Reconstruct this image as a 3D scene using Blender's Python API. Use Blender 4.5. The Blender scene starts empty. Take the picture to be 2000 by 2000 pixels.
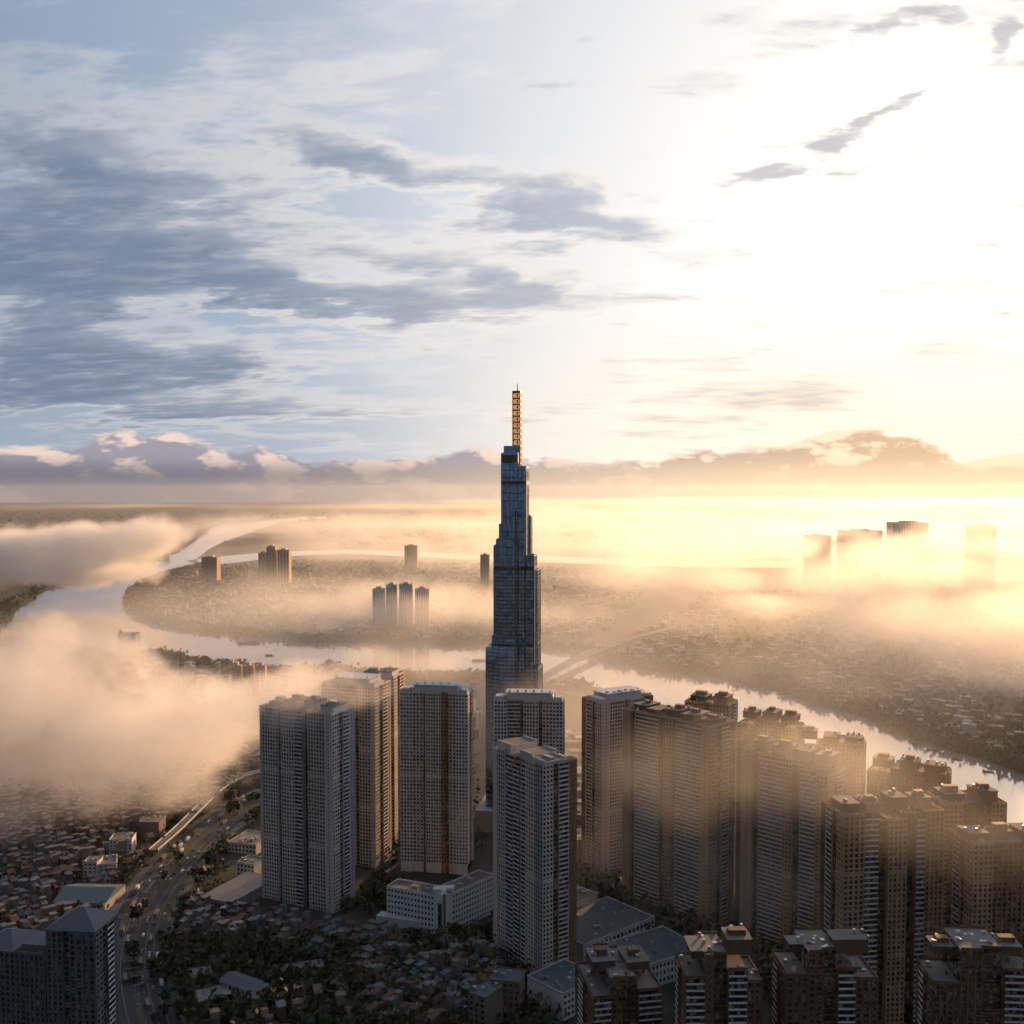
import bpy, bmesh, math, random
from mathutils import Vector, Matrix, noise as mnoise
R = math.radians
rnd = random.Random(81)
scene = bpy.context.scene
COL = scene.collection

# ------------------------------------------------------------------ camera
CAM_Z, PITCH, SHIFT = 350.0, R(3.0), 0.0314
cam_data = bpy.data.cameras.new('camera'); cam = bpy.data.objects.new('camera', cam_data); COL.objects.link(cam)
cam.location = (0, 0, CAM_Z); cam.rotation_euler = (R(90) - PITCH, 0, 0)
cam_data.lens = 36; cam_data.sensor_width = 36; cam_data.shift_y = SHIFT
cam_data.clip_start = 1.0; cam_data.clip_end = 200000
scene.camera = cam

# ------------------------------------------------------------------ light and exposure
SUN_AZ, SUN_EL = R(28.5), R(8.6)            # azimuth measured from +Y (view) towards +X (right)
sun_dir = Vector((math.sin(SUN_AZ)*math.cos(SUN_EL), math.cos(SUN_AZ)*math.cos(SUN_EL), math.sin(SUN_EL)))
sun_data = bpy.data.lights.new('sun', 'SUN'); sun = bpy.data.objects.new('sun', sun_data); COL.objects.link(sun)
sun_data.energy = 4.2; sun_data.angle = R(0.6); sun_data.color = (1.0, 0.56, 0.25)
sun.rotation_euler = sun_dir.to_track_quat('Z', 'Y').to_euler(); sun.location = (0, 0, 3000)
vs = scene.view_settings
vs.view_transform = 'Standard'; vs.look = 'None'; vs.exposure = 0.5; vs.gamma = 1.0; vs.use_curve_mapping = False
cy = scene.cycles
cy.max_bounces = 8; cy.diffuse_bounces = 2; cy.glossy_bounces = 2; cy.transmission_bounces = 2; cy.transparent_max_bounces = 16
cy.volume_bounces = 4; cy.volume_step_rate = 6.0; cy.volume_max_steps = 512
cy.use_adaptive_sampling = True; cy.adaptive_threshold = .045; cy.adaptive_min_samples = 12
cy.use_denoising = True; cy.sample_clamp_indirect = 4.0; cy.sample_clamp_direct = 8.0
cy.caustics_reflective = False; cy.caustics_refractive = False

# ------------------------------------------------------------------ pixel <-> world (2000 px photograph)
def ray(px, py):
    u = px/2000 - .5; v = .5 - py/2000 + SHIFT
    return Vector((u, math.cos(PITCH) + v*math.sin(PITCH), -math.sin(PITCH) + v*math.cos(PITCH)))
def at(px, py, z=0.0):
    d = ray(px, py); t = (z - CAM_Z)/d.z
    return Vector((d.x*t, d.y*t, z))
def at_y(px, py, Y):
    d = ray(px, py); t = Y/d.y
    return Vector((d.x*t, Y, CAM_Z + d.z*t))
def azel(px, py):
    d = ray(px, py).normalized()
    return math.atan2(d.x, d.y), math.asin(d.z)

# ------------------------------------------------------------------ node expressions
class E:
    """a float or vector socket with arithmetic"""
    def __init__(s, T, sock, vec=False): s.T, s.s, s.vec = T, sock, vec
    def _m(s, op, *o, clamp=False):
        if s.vec: return s.T.vm(op, s, *o)
        return s.T.m(op, s, *o, clamp=clamp)
    def __add__(s, o): return s._m('ADD', o)
    __radd__ = __add__
    def __sub__(s, o): return s._m('SUBTRACT', o)
    def __rsub__(s, o): return s.T.m('SUBTRACT', o, s)
    def __mul__(s, o):
        return s._m('MULTIPLY', o)
    __rmul__ = __mul__
    def __truediv__(s, o): return s._m('DIVIDE', o)
    def __rtruediv__(s, o): return s.T.m('DIVIDE', o, s)
    def pw(s, e): return s._m('POWER', e)
    def abs(s): return s._m('ABSOLUTE')
    def sqrt(s): return s._m('SQRT')
    def max(s, o): return s._m('MAXIMUM', o)
    def min(s, o): return s._m('MINIMUM', o)
    def exp(s): return s.T.m('EXPONENT', s)
    def sat(s): return s.T.m('ADD', s, 0.0, clamp=True)
class Tree:
    def __init__(s, nt): s.nt = nt
    def new(s, t): return s.nt.nodes.new(t)
    def plug(s, sock, v):
        if isinstance(v, E): s.nt.links.new(v.s, sock)
        elif isinstance(v, bpy.types.NodeSocket): s.nt.links.new(v, sock)
        else:
            try: sock.default_value = v
            except Exception: sock.default_value = (v, v, v)
    def m(s, op, *a, clamp=False):
        n = s.new('ShaderNodeMath'); n.operation = op; n.use_clamp = clamp
        for i, x in enumerate(a): s.plug(n.inputs[i], x)
        return E(s, n.outputs[0])
    def vm(s, op, *a):
        n = s.new('ShaderNodeVectorMath'); n.operation = op
        for i, x in enumerate(a):
            if isinstance(x, (int, float)): x = (x, x, x)
            s.plug(n.inputs[i], x)
        if op in ('DOT_PRODUCT', 'LENGTH', 'DISTANCE'): return E(s, n.outputs['Value'])
        return E(s, n.outputs[0], True)
    def xyz(s, v):
        n = s.new('ShaderNodeSeparateXYZ'); s.plug(n.inputs[0], v)
        return [E(s, o) for o in n.outputs]
    def vec(s, x, y, z):
        n = s.new('ShaderNodeCombineXYZ')
        for i, q in enumerate((x, y, z)): s.plug(n.inputs[i], q)
        return E(s, n.outputs[0], True)
    def noise(s, v, scale=1.0, detail=4, rough=.5, dist=0.0, lac=2.0, color=False, dim='3D'):
        n = s.new('ShaderNodeTexNoise'); n.noise_dimensions = dim
        s.plug(n.inputs['Vector'], v); n.inputs['Scale'].default_value = scale
        n.inputs['Detail'].default_value = detail; n.inputs['Roughness'].default_value = rough
        n.inputs['Lacunarity'].default_value = lac; n.inputs['Distortion'].default_value = dist
        o = n.outputs
        return E(s, o[1], True) if color else E(s, o[0])
    def white(s, v):
        n = s.new('ShaderNodeTexWhiteNoise'); n.noise_dimensions = '3D'; s.plug(n.inputs['Vector'], v)
        return E(s, n.outputs['Value'])
    def step(s, x, a, b):
        n = s.new('ShaderNodeMapRange'); n.interpolation_type = 'SMOOTHSTEP'; n.clamp = True
        s.plug(n.inputs[0], x); s.plug(n.inputs[1], a); s.plug(n.inputs[2], b)
        n.inputs[3].default_value = 0; n.inputs[4].default_value = 1
        return E(s, n.outputs[0])
    def lin(s, x, a, b, c, d):
        n = s.new('ShaderNodeMapRange'); n.clamp = True
        for i, q in enumerate((x, a, b, c, d)): s.plug(n.inputs[i], q)
        return E(s, n.outputs[0])
    def mix(s, f, a, b, mode='MIX'):
        n = s.new('ShaderNodeMix'); n.data_type = 'RGBA'; n.blend_type = mode; n.clamp_factor = True
        s.plug(n.inputs[0], f)
        for sock, c in ((n.inputs[6], a), (n.inputs[7], b)):
            if isinstance(c, tuple) and len(c) == 3: c = (*c, 1)
            s.plug(sock, c)
        return n.outputs[2]

# ------------------------------------------------------------------ sky
world = bpy.data.worlds.new('World'); scene.world = world; world.use_nodes = True
W = Tree(world.node_tree); world.node_tree.nodes.clear()
def sky_noise(*a, **k): return W.noise(*a, dim='2D', **k)
geo = W.new('ShaderNodeTexCoord')
D = E(W, geo.outputs['Generated'], True)
sx, sy, sz = W.xyz(D)
sky_tex = W.new('ShaderNodeTexSky'); sky_tex.sky_type = 'NISHITA'; sky_tex.sun_disc = False
sky_tex.sun_elevation = SUN_EL; sky_tex.sun_rotation = SUN_AZ
sky_tex.air_density = 1.2; sky_tex.dust_density = 2.0; sky_tex.ozone_density = 1.5
AZ = W.m('ARCTAN2', sx, sy); EL = W.m('ARCSINE', sz)
cs = W.vm('DOT_PRODUCT', D, tuple(sun_dir))
TH = W.m('ARCCOSINE', cs.min(.99999))                         # angle to the sun, radians
zz = sz.max(0.0) + 0.15
pu, pv = sx/zz, sy/zz                                          # a flat cloud deck overhead
n_big = sky_noise(W.vec(pu, pv, 0.0), .8, 2, .5)
n_det = sky_noise(W.vec(pu*.72 + pv*.40, pv*1.25 - pu*.12, 0.0), 2.3, 6, .65)
n_fin = sky_noise(W.vec(pu*.55 + pv*.45 + 9.7, pv*1.35 - pu*.1, 0.0), 8.0, 5, .62)
n_w = sky_noise(W.vec(AZ, EL*2.2 + 1.3, 0.0), 7.0, 4, .62)
azw = AZ + (n_w - .5)*.20; elw = EL + (n_det - .5)*.060 + (n_w - .5)*.02
def lump(it, az, el):                                          # one soft elliptical lump of cloud
    px, py, rx, ry, tilt = it[:5]; w = it[5] if len(it) > 5 else 1.0
    a, e = azel(px, py); c, s_ = math.cos(tilt), math.sin(tilt)
    u = ((az - a)*c + (el - e)*s_)/(rx/1000); v = ((el - e)*c - (az - a)*s_)/(ry/1000)
    return w*max(0.0, 1 - u*u - v*v)**2
def lump_rows(items, e0, de, groups, a0=-.50, a1=.50):         # the lumps tabulated over azimuth in rows of elevation, three rows to a ramp
    acc = None
    for k in range(groups):
        rows = [e0 + (3*k + j)*de for j in range(3)]
        rp = W.new('ShaderNodeValToRGB'); cr = rp.color_ramp; cr.interpolation = 'EASE'
        W.plug(rp.inputs[0], az_t)
        for i in range(32):
            t = i/31; el_ = cr.elements[0] if i == 0 else cr.elements[1] if i == 31 else cr.elements.new(t)
        for i in range(32):
            az = a0 + (a1 - a0)*i/31; cr.elements[i].position = i/31
            cr.elements[i].color = (*[min(1.0, sum(lump(it, az, r) for it in items)*.6) for r in rows], 1)
        d = W.vm('ABSOLUTE', W.vm('MULTIPLY_ADD', el_v, 1/de, tuple(-r/de for r in rows)))
        wt = W.vm('MAXIMUM', W.vm('SUBTRACT', 1.0, d), 0.0)
        v = W.vm('DOT_PRODUCT', E(W, rp.outputs[0], True), wt)
        acc = v if acc is None else acc + v
    return acc
az_t = azw + .50; el_v = W.vec(elw, elw, elw)
Q1 = W.vec(azw*azw, azw*elw, elw*elw); Q2 = W.vec(azw, elw, 1.0)
def blobsum(items):                                            # small lumps, as quadratic forms
    acc = None
    for it in items:
        px, py, rx, ry, tilt = it[:5]; w = math.sqrt(it[5] if len(it) > 5 else 1.0)
        a, e = azel(px, py); ra, re = rx/2000*2.0, ry/2000*2.0; c, s_ = math.cos(tilt), math.sin(tilt)
        u = (c/ra, s_/ra, -(a*c + e*s_)/ra); v = (-s_/re, c/re, (a*s_ - e*c)/re)
        A = tuple(-w*q for q in (u[0]**2 + v[0]**2, 2*(u[0]*u[1] + v[0]*v[1]), u[1]**2 + v[1]**2))
        B = tuple(-w*q for q in (2*(u[0]*u[2] + v[0]*v[2]), 2*(u[1]*u[2] + v[1]*v[2]), u[2]**2 + v[2]**2 - 1))
        f = W.m('ADD', W.vm('DOT_PRODUCT', Q1, A), W.vm('DOT_PRODUCT', Q2, B), clamp=True)
        acc = W.m('MULTIPLY_ADD', f, f, 0.0 if acc is None else acc)
    return acc
blobs = [  # dark streaks: px, py, half sizes, tilt (up to the right is positive)
    (900, 375, 230, 42, R(-13)), (1120, 430, 130, 34, R(-16)), (420, 375, 200, 42, R(-6)), (640, 310, 160, 26, R(-14)),
    (120, 430, 260, 60, R(-8)), (400, 545, 300, 42, R(-3)), (560, 575, 160, 26, R(-6)), (60, 590, 180, 40, 0),
    (880, 606, 230, 28, 0), (860, 520, 150, 24, R(-8)), (1010, 555, 120, 20, R(-4)), (150, 690, 260, 40, R(2)), (60, 760, 260, 34, 0),
    (500, 650, 90, 12, R(3)), (330, 720, 200, 16, R(-2)), (40, 520, 150, 40, 0), (120, 320, 130, 26, R(-14), .7), (560, 800, 360, 16, 0, .75),
    (100, 130, 130, 30, R(8), .45), (90, 240, 200, 40, R(-10), .5)]
bars = [(1480, 762, 190, 16, 0, .8), (1500, 795, 160, 10, 0, .7), (1330, 836, 110, 9, 0, .7), (1130, 652, 100, 8, 0, .7)]
DK = lump_rows(blobs + bars, .055, .0205, 7)*1.6667
back = W.step(AZ.abs(), 1.0, 1.6)                              # beyond the frame the deck simply goes on
DK = DK + W.step(n_big, .45, .75)*back*.8
dark = W.step(DK*.85 + (n_det - .5)*2.1 + (n_fin - .5)*1.2, .08, 1.15)
puffs = [(1495, 348, 70, 15, R(13)), (1665, 264, 66, 16, R(16)), (1810, 18, 60, 26, R(12)), (1975, 58, 40, 26, R(20)), (1590, 143, 22, 20, R(-60), .7), (1805, 197, 44, 10, R(14), .8)]
puff = W.step(blobsum(puffs) + (n_fin - .5)*2.4 + (n_w - .5)*.6, .30, 1.0)
# clear sky and veil: bluish away from the sun, washing out to white around it
wash = W.step(TH, R(45), R(14)); wash2 = W.step(TH, R(75), R(28))
low = W.step(EL, R(13), R(1.5))
base = W.mix(wash2, (.185, .275, .42), (.47, .55, .68))
base = W.mix(low*.45, base, (.42, .50, .58))
base = W.mix(wash, base, (1.13, 1.10, 1.06))
base = W.mix(W.step(TH, R(24), R(6)), base, (1.3, 1.24, 1.14))
base = W.mix(low*W.step(TH, R(40), R(12))*.8, base, (1.25, 1.05, .80))
veil = W.step(n_det + (n_big - .5)*.6 + (n_fin - .5)*.45, .36, .76)*(1.0 - low*.7)
base = W.mix(veil*(.52 - wash*.2), base, W.mix(wash2, (.58, .63, .69), (.98, .94, .90)))
# bright ragged gaps and rims about the dark streaks
rim = W.step(DK*.80 + (n_det - .5)*1.6 + (n_fin - .5)*.8, .0, .55)*(1.0 - dark)
base = W.mix(rim*(.30 + wash2*.65), base, W.mix(wash2, (.66, .70, .75), (1.10, 1.02, .93)))
dkc = W.mix(wash2, (.105, .165, .285), (.235, .30, .415)); dkc = W.mix(wash, dkc, W.mix(low, (.60, .63, .70), (.84, .70, .56)))
dkc = W.mix(W.step(n_fin, .40, .75)*.45, dkc, W.mix(wash2, (.27, .33, .43), (.55, .58, .66)))
base = W.mix(dark*.92, base, dkc)
base = W.mix(puff*.75, base, (.50, .50, .56))
# the distant bank of cumulus along the horizon
pb = W.vec(AZ*1.0, EL*2.1 + .4, 0.0)
nb = sky_noise(pb, 9.0, 5, .58, .0); nb_up = sky_noise(pb + W.vec(.012, .022, 0.0), 9.0, 5, .58, .0)
e1 = azel(1000, 893)[1]
hr = W.new('ShaderNodeValToRGB'); hr.color_ramp.interpolation = 'B_SPLINE'; W.plug(hr.inputs[0], AZ*.5 + .5)
tops = [(-.98, .45), (-.7, .55), (-.5, .50), (-.44, .44), (-.40, .62), (-.365, .90), (-.33, .62), (-.28, .66), (-.2, .60), (-.12, .56), (-.05, .50), (.03, .44), (.10, .40), (.15, .50), (.20, .62), (.25, .46), (.30, .84), (.345, .92), (.39, .50), (.415, .30), (.45, .66), (.50, .70), (.7, .5), (.98, .5)]
cr = hr.color_ramp
while len(cr.elements) < len(tops): cr.elements.new(.5)
for el_, (p_, h_) in zip(cr.elements, tops): el_.position = p_*.5 + .5
for el_, (p_, h_) in zip(cr.elements, tops): el_.position = p_*.5 + .5; el_.color = (h_, h_, h_, 1)
top_edge = E(W, hr.outputs[0])*.056 + (e1 - .027)
bank = W.step(top_edge - EL + (nb - .5)*.066 + (n_fin - .5)*.006, -.002, .006)
lit = W.step((nb - nb_up)*9.0 + W.lin(EL, e1 - .02, e1 + .025, -.25, .45), -.15, .75)
nearsun = W.step(TH, R(34), R(8))
bl = W.mix(nearsun, (.98, .76, .66), (1.15, .90, .64)); bd = W.mix(nearsun, (.36, .34, .42), (.66, .46, .30))
under = W.step(EL, e1 + .004, e1 - .020)
bcol = W.mix(lit, bd, bl)
bcol = W.mix(under*.8, bcol, W.mix(W.step(TH, R(48), R(14)), (.075, .10, .165), (.92, .70, .46)))
base = W.mix(bank*.93, base, bcol)
# below the horizon: dim ground bounce
base = W.mix(W.step(EL, R(-1.2), R(-4)), base, (.12, .10, .09))
fall = W.lin(TH, R(55), R(125), 6.6, 2.3)                      # the sky dims away from the sunrise
tot = W.new('ShaderNodeVectorMath'); tot.operation = 'MULTIPLY_ADD'
world.node_tree.links.new(base, tot.inputs[0]); world.node_tree.links.new(W.vec(fall, fall, fall).s, tot.inputs[1])
nish = W.vm('MULTIPLY', E(W, sky_tex.outputs[0], True), .012)
world.node_tree.links.new(nish.s, tot.inputs[2])
bg = W.new('ShaderNodeBackground'); bg.inputs['Strength'].default_value = 0.10
world.node_tree.links.new(tot.outputs[0], bg.inputs['Color'])
wo = W.new('ShaderNodeOutputWorld'); world.node_tree.links.new(bg.outputs[0], wo.inputs['Surface'])
world.cycles.sampling_method = 'NONE'

# ------------------------------------------------------------------ materials
MATS = {}
def mat(name, col, rough=.8, var=.12, scale=.15, metal=0.0, spec=.5, bump=0.0, build=None, streak=1.0):
    m = bpy.data.materials.new(name); m.use_nodes = True; MATS[name] = m
    nt = m.node_tree; nt.nodes.clear(); T = Tree(nt)
    bs = T.new('ShaderNodeBsdfPrincipled'); out = T.new('ShaderNodeOutputMaterial'); nt.links.new(bs.outputs[0], out.inputs[0])
    bs.inputs['Roughness'].default_value = rough; bs.inputs['Metallic'].default_value = metal
    bs.inputs['Specular IOR Level'].default_value = spec
    g = T.new('ShaderNodeNewGeometry'); pos = E(T, g.outputs['Position'], True)
    if build: build(T, bs, pos)
    else:
        n = T.noise(T.vm('MULTIPLY', pos, (1, 1, streak)), scale, 4, .62)
        oi = T.new('ShaderNodeObjectInfo'); r = E(T, oi.outputs['Random'])
        k = (n - .5)*(var*2.4) + (r - .5)*var
        lo = tuple(c*.55 for c in col); hi = tuple(min(1, c*1.45) for c in col)
        nt.links.new(T.mix(k + .5, lo, hi), bs.inputs['Base Color'])
    if bump:
        b = T.new('ShaderNodeBump'); b.inputs['Strength'].default_value = bump; b.inputs['Distance'].default_value = .3
        nt.links.new(T.noise(pos, scale*6, 3, .6).s, b.inputs['Height']); nt.links.new(b.outputs[0], bs.inputs['Normal'])
    return m
mat('white_render', (.80, .78, .78), .75, .22, .35, streak=.06)
mat('pale_beige', (.68, .59, .52), .8, .22, .35, streak=.06)
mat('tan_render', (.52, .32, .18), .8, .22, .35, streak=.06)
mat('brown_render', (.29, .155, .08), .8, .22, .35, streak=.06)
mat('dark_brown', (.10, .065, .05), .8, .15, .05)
mat('grey_render', (.36, .37, .39), .8, .22, .35, streak=.06)
mat('slate', (.10, .115, .14), .7, .15, .2)
mat('roof_felt', (.17, .145, .125), .9, .25, .3)
mat('roof_white', (.66, .64, .64), .6, .08, .1)
mat('steel', (.45, .46, .48), .4, .1, .5, .7)
mat('concrete', (.17, .16, .15), .85, .2, .2)
mat('teal_metal', (.07, .11, .125), .5, .15, .1)
mat('tile_red', (.12, .055, .04), .8, .25, .6)
mat('tile_orange', (.15, .08, .055), .8, .2, .6)
mat('tin', (.12, .125, .135), .45, .25, .3)
mat('tin_blue', (.08, .10, .13), .5, .25, .3)
mat('rust', (.11, .065, .045), .7, .3, .5)
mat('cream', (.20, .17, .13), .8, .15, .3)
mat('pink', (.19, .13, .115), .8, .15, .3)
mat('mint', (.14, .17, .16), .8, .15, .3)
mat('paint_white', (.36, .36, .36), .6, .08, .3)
mat('car_white', (.75, .75, .75), .3, .05, .3); mat('car_dark', (.04, .045, .05), .3, .05, .3)
mat('rubber', (.02, .02, .02), .9, .05, 1)
mat('asphalt', (.050, .050, .054), .9, .3, .05)
mat('shaded_grey', (.13, .14, .16), .8, .2, .35, streak=.06)  # darker copy of grey_render, foreground shade put into the colour
mat('shaded_tan', (.15, .09, .055), .8, .2, .35, streak=.06)  # tan_render darkened, so the colour itself carries the foreground shade
mat('paving', (.11, .105, .10), .9, .25, .2)
mat('bark', (.09, .065, .045), .9, .2, 1)
def _glass(T, bs, pos):
    x, y, z = T.xyz(pos)
    cell = T.vec(T.m('FLOOR', x/1.7), T.m('FLOOR', y/1.7), T.m('FLOOR', z/3.3))
    w = T.white(cell)
    T.nt.links.new(T.mix(T.step(w, .62, .98)*.85, (.020, .024, .030), (.30, .27, .24)), bs.inputs['Base Color'])
    T.nt.links.new(T.lin(w, 0, 1, .06, .3).s, bs.inputs['Roughness'])
mat('window_glass', (0, 0, 0), .15, build=_glass, spec=.6)
def _curtain(T, bs, pos):
    x, y, z = T.xyz(pos)
    w = T.white(T.vec(T.m('FLOOR', x/3.0), T.m('FLOOR', y/3.0), T.m('FLOOR', z/3.9)))
    T.nt.links.new(T.mix(w, (.12, .38, .72), (.26, .60, 1.0)), bs.inputs['Base Color'])
    T.nt.links.new(T.lin(w, 0, 1, .10, .26).s, bs.inputs['Roughness'])
mat('curtain_glass', (0, 0, 0), .12, build=_curtain, metal=.9)
mat('mullion', (.022, .026, .034), .5, .1, .2, .3)
mat('gold_frame', (.16, .075, .03), .5, .15, .3, .5)
def _spire(T, bs, pos):
    nt = T.nt; out = [n for n in nt.nodes if n.type == 'OUTPUT_MATERIAL'][0]
    bs.inputs['Base Color'].default_value = (.9, .6, .36, 1); bs.inputs['Roughness'].default_value = .2
    tr = T.new('ShaderNodeBsdfTransparent'); tr.inputs['Color'].default_value = (.99, .88, .74, 1)
    mx = T.new('ShaderNodeMixShader'); mx.inputs[0].default_value = .15
    nt.links.new(tr.outputs[0], mx.inputs[1]); nt.links.new(bs.outputs[0], mx.inputs[2]); nt.links.new(mx.outputs[0], out.inputs[0])
mat('spire_glass', (0, 0, 0), .3, build=_spire)
def _leaf(c0, c1):
    def f(T, bs, pos):
        n = T.noise(pos, .35, 3, .6)
        T.nt.links.new(T.mix(T.step(n, .35, .7), c0, c1), bs.inputs['Base Color'])
    return f
mat('leaf', (0, 0, 0), .7, build=_leaf((.018, .030, .012), (.055, .070, .026)))
mat('leaf_olive', (0, 0, 0), .7, build=_leaf((.028, .034, .012), (.075, .075, .028)))
def _ground(T, bs, pos):
    a = T.noise(pos, .012, 5, .6); b = T.noise(pos, .0009, 4, .55); c = T.noise(pos, .09, 3, .6)
    col = T.mix(T.step(a, .38, .62), (.016, .021, .013), (.042, .040, .037))
    col = T.mix(T.step(b, .42, .60)*.6, col, (.030, .036, .018))
    col = T.mix(T.step(c, .58, .75)*.5, col, (.09, .082, .075))
    T.nt.links.new(col, bs.inputs['Base Color'])
mat('earth', (0, 0, 0), .95, build=_ground)
def _water(T, bs, pos):
    bs.inputs['Base Color'].default_value = (.42, .37, .33, 1); bs.inputs['Metallic'].default_value = .45; bs.inputs['Roughness'].default_value = .10
    b = T.new('ShaderNodeBump'); b.inputs['Strength'].default_value = .05; b.inputs['Distance'].default_value = 1.0
    n = T.noise(T.vm('MULTIPLY', pos, (.05, .09, 0)), 1.0, 4, .6)
    T.nt.links.new(n.s, b.inputs['Height']); T.nt.links.new(b.outputs[0], bs.inputs['Normal'])
mat('river_water', (0, 0, 0), .1, build=_water, spec=.6)

# ------------------------------------------------------------------ mesh helpers
class MB:
    def __init__(s): s.v, s.f = [], []
    def box(s, x0, x1, y0, y1, z0, z1):
        n = len(s.v)
        s.v += [(x0,y0,z0),(x1,y0,z0),(x1,y1,z0),(x0,y1,z0),(x0,y0,z1),(x1,y0,z1),(x1,y1,z1),(x0,y1,z1)]
        s.f += [(n,n+3,n+2,n+1),(n+4,n+5,n+6,n+7),(n,n+1,n+5,n+4),(n+1,n+2,n+6,n+5),(n+2,n+3,n+7,n+6),(n+3,n,n+4,n+7)]
        return s
    def prism(s, pts, z0, z1, top=None):
        """vertical prism over a polygon; top: optional polygon for the upper face"""
        n, k = len(s.v), len(pts); top = top or pts
        s.v += [(p[0], p[1], z0) for p in pts] + [(p[0], p[1], z1) for p in top]
        s.f += [tuple(range(n+k-1, n-1, -1)), tuple(range(n+k, n+2*k))]
        for i in range(k):
            j = (i+1) % k; s.f.append((n+i, n+j, n+k+j, n+k+i))
        return s
    def gable(s, x0, x1, y0, y1, z0, h, ov=.3):
        n = len(s.v); x0 -= ov; x1 += ov; y0 -= ov; y1 += ov; ym = (y0+y1)/2
        s.v += [(x0,y0,z0),(x1,y0,z0),(x1,y1,z0),(x0,y1,z0),(x0,ym,z0+h),(x1,ym,z0+h)]
        s.f += [(n,n+3,n+2,n+1),(n,n+1,n+5,n+4),(n+2,n+3,n+4,n+5),(n+1,n+2,n+5),(n+3,n,n+4)]
        return s
    def hip(s, x0, x1, y0, y1, z0, h, ov=.4):
        n = len(s.v); x0 -= ov; x1 += ov; y0 -= ov; y1 += ov; ym = (y0+y1)/2; i = min((y1-y0)/2, (x1-x0)*.45)
        s.v += [(x0,y0,z0),(x1,y0,z0),(x1,y1,z0),(x0,y1,z0),(x0+i,ym,z0+h),(x1-i,ym,z0+h)]
        s.f += [(n,n+3,n+2,n+1),(n,n+1,n+5,n+4),(n+2,n+3,n+4,n+5),(n+1,n+2,n+5),(n+3,n,n+4)]
        return s
    def tube(s, cx, cy, r, z0, z1, k=8, r1=None):
        pts = [(cx+r*math.cos(2*math.pi*i/k), cy+r*math.sin(2*math.pi*i/k)) for i in range(k)]
        r1 = r if r1 is None else r1
        return s.prism(pts, z0, z1, [(cx+r1*math.cos(2*math.pi*i/k), cy+r1*math.sin(2*math.pi*i/k)) for i in range(k)])
    def mesh(s, name, m):
        me = bpy.data.meshes.new(name); me.from_pydata(s.v, [], s.f); me.materials.append(MATS[m] if isinstance(m, str) else m)
        return me
    def build(s, name, m, parent=None, **props):
        return put(name, s.mesh(name, m), parent, **props)
def put(name, me, parent=None, loc=None, rz=None, **props):
    o = bpy.data.objects.new(name, me); COL.objects.link(o)
    if parent is not None: o.parent = parent
    if loc is not None: o.location = loc
    if rz is not None: o.rotation_euler = (0, 0, rz)
    for k, v in props.items(): o[k] = v
    return o
def empty(name, loc, rz, label, category, group=None):
    o = put(name, None, None, loc, rz, label=label, category=category); o.empty_display_size = 5
    if group: o['group'] = group
    return o

# ------------------------------------------------------------------ the setting
def sheet(name, pts, m, z, **props):
    from mathutils.geometry import delaunay_2d_cdt
    n = len(pts); vo, eo, fo, _, _, _ = delaunay_2d_cdt([Vector((p[0], p[1])) for p in pts], [(i, (i + 1) % n) for i in range(n)], [list(range(n))], 1, 1e-4)
    bm = bmesh.new(); vs_ = [bm.verts.new((p[0], p[1], z)) for p in vo]
    for f in fo:
        try: bm.faces.new([vs_[i] for i in f])
        except ValueError: pass
    bm.normal_update()
    for f in bm.faces:
        if f.normal.z < 0: f.normal_flip()
    me = bpy.data.meshes.new(name); bm.to_mesh(me); bm.free(); me.materials.append(MATS[m])
    return put(name, me, kind='structure', **props)
G = 30000
MB().box(-G, G, -G, G, -1, 0).build('ground', 'earth', kind='structure')
def smooth(pts, n=6, amp=0.0, seed=0):
    """Catmull-Rom through pixel points laid on the ground, with a little shoreline wobble"""
    P_ = [at(*p) for p in pts]; out = []
    for i in range(len(P_) - 1):
        a, b, c, d = P_[max(0, i-1)], P_[i], P_[i+1], P_[min(len(P_)-1, i+2)]
        for k in range(n):
            t = k/n
            q = .5*((2*b) + (c - a)*t + (2*a - 5*b + 4*c - d)*t*t + (3*b - a - 3*c + d)*t**3)
            if amp:
                w = mnoise.noise(Vector((q.x*.012, q.y*.012, seed)))*amp
                q = q + Vector((w, w*1.5, 0))
            out.append(q)
    out.append(P_[-1]); return out
bank_near = [(-120, 1262), (20, 1254), (85, 1258), (160, 1275), (230, 1284), (330, 1280), (420, 1300), (560, 1312), (640, 1306), (700, 1322), (850, 1322), (940, 1328), (1060, 1335), (1160, 1352), (1240, 1400), (1330, 1465), (1500, 1570), (1800, 1705), (2150, 1850)]
bank_far = [(2150, 1565), (2000, 1513), (1900, 1478), (1800, 1449), (1713, 1411), (1590, 1374), (1477, 1341), (1369, 1320), (1304, 1311), (1230, 1302), (1165, 1284), (1100, 1270), (932, 1261), (776, 1257), (621, 1254), (466, 1241), (321, 1223), (264, 1204), (243, 1177), (259, 1151), (310, 1125), (391, 1104)]
thin_low = [(391, 1104), (440, 1101), (497, 1094), (560, 1087), (620, 1083), (700, 1082), (800, 1087), (937, 1094), (1060, 1098), (1300, 1106), (1700, 1110), (2300, 1112)]
thin_up = [(2300, 1098), (1700, 1096), (1300, 1093), (1060, 1086), (937, 1083), (800, 1077), (700, 1074), (620, 1075), (560, 1077), (497, 1081), (440, 1086), (383, 1092)]
arm_right = [(383, 1092), (420, 1066), (455, 1052), (500, 1036), (530, 1026), (580, 1017), (640, 1012)]
arm_left = [(640, 1008), (560, 1011), (480, 1021), (420, 1030), (395, 1045), (362, 1068), (330, 1086), (259, 1112), (171, 1128), (83, 1158), (31, 1196), (10, 1225), (-60, 1240), (-120, 1244)]
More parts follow.
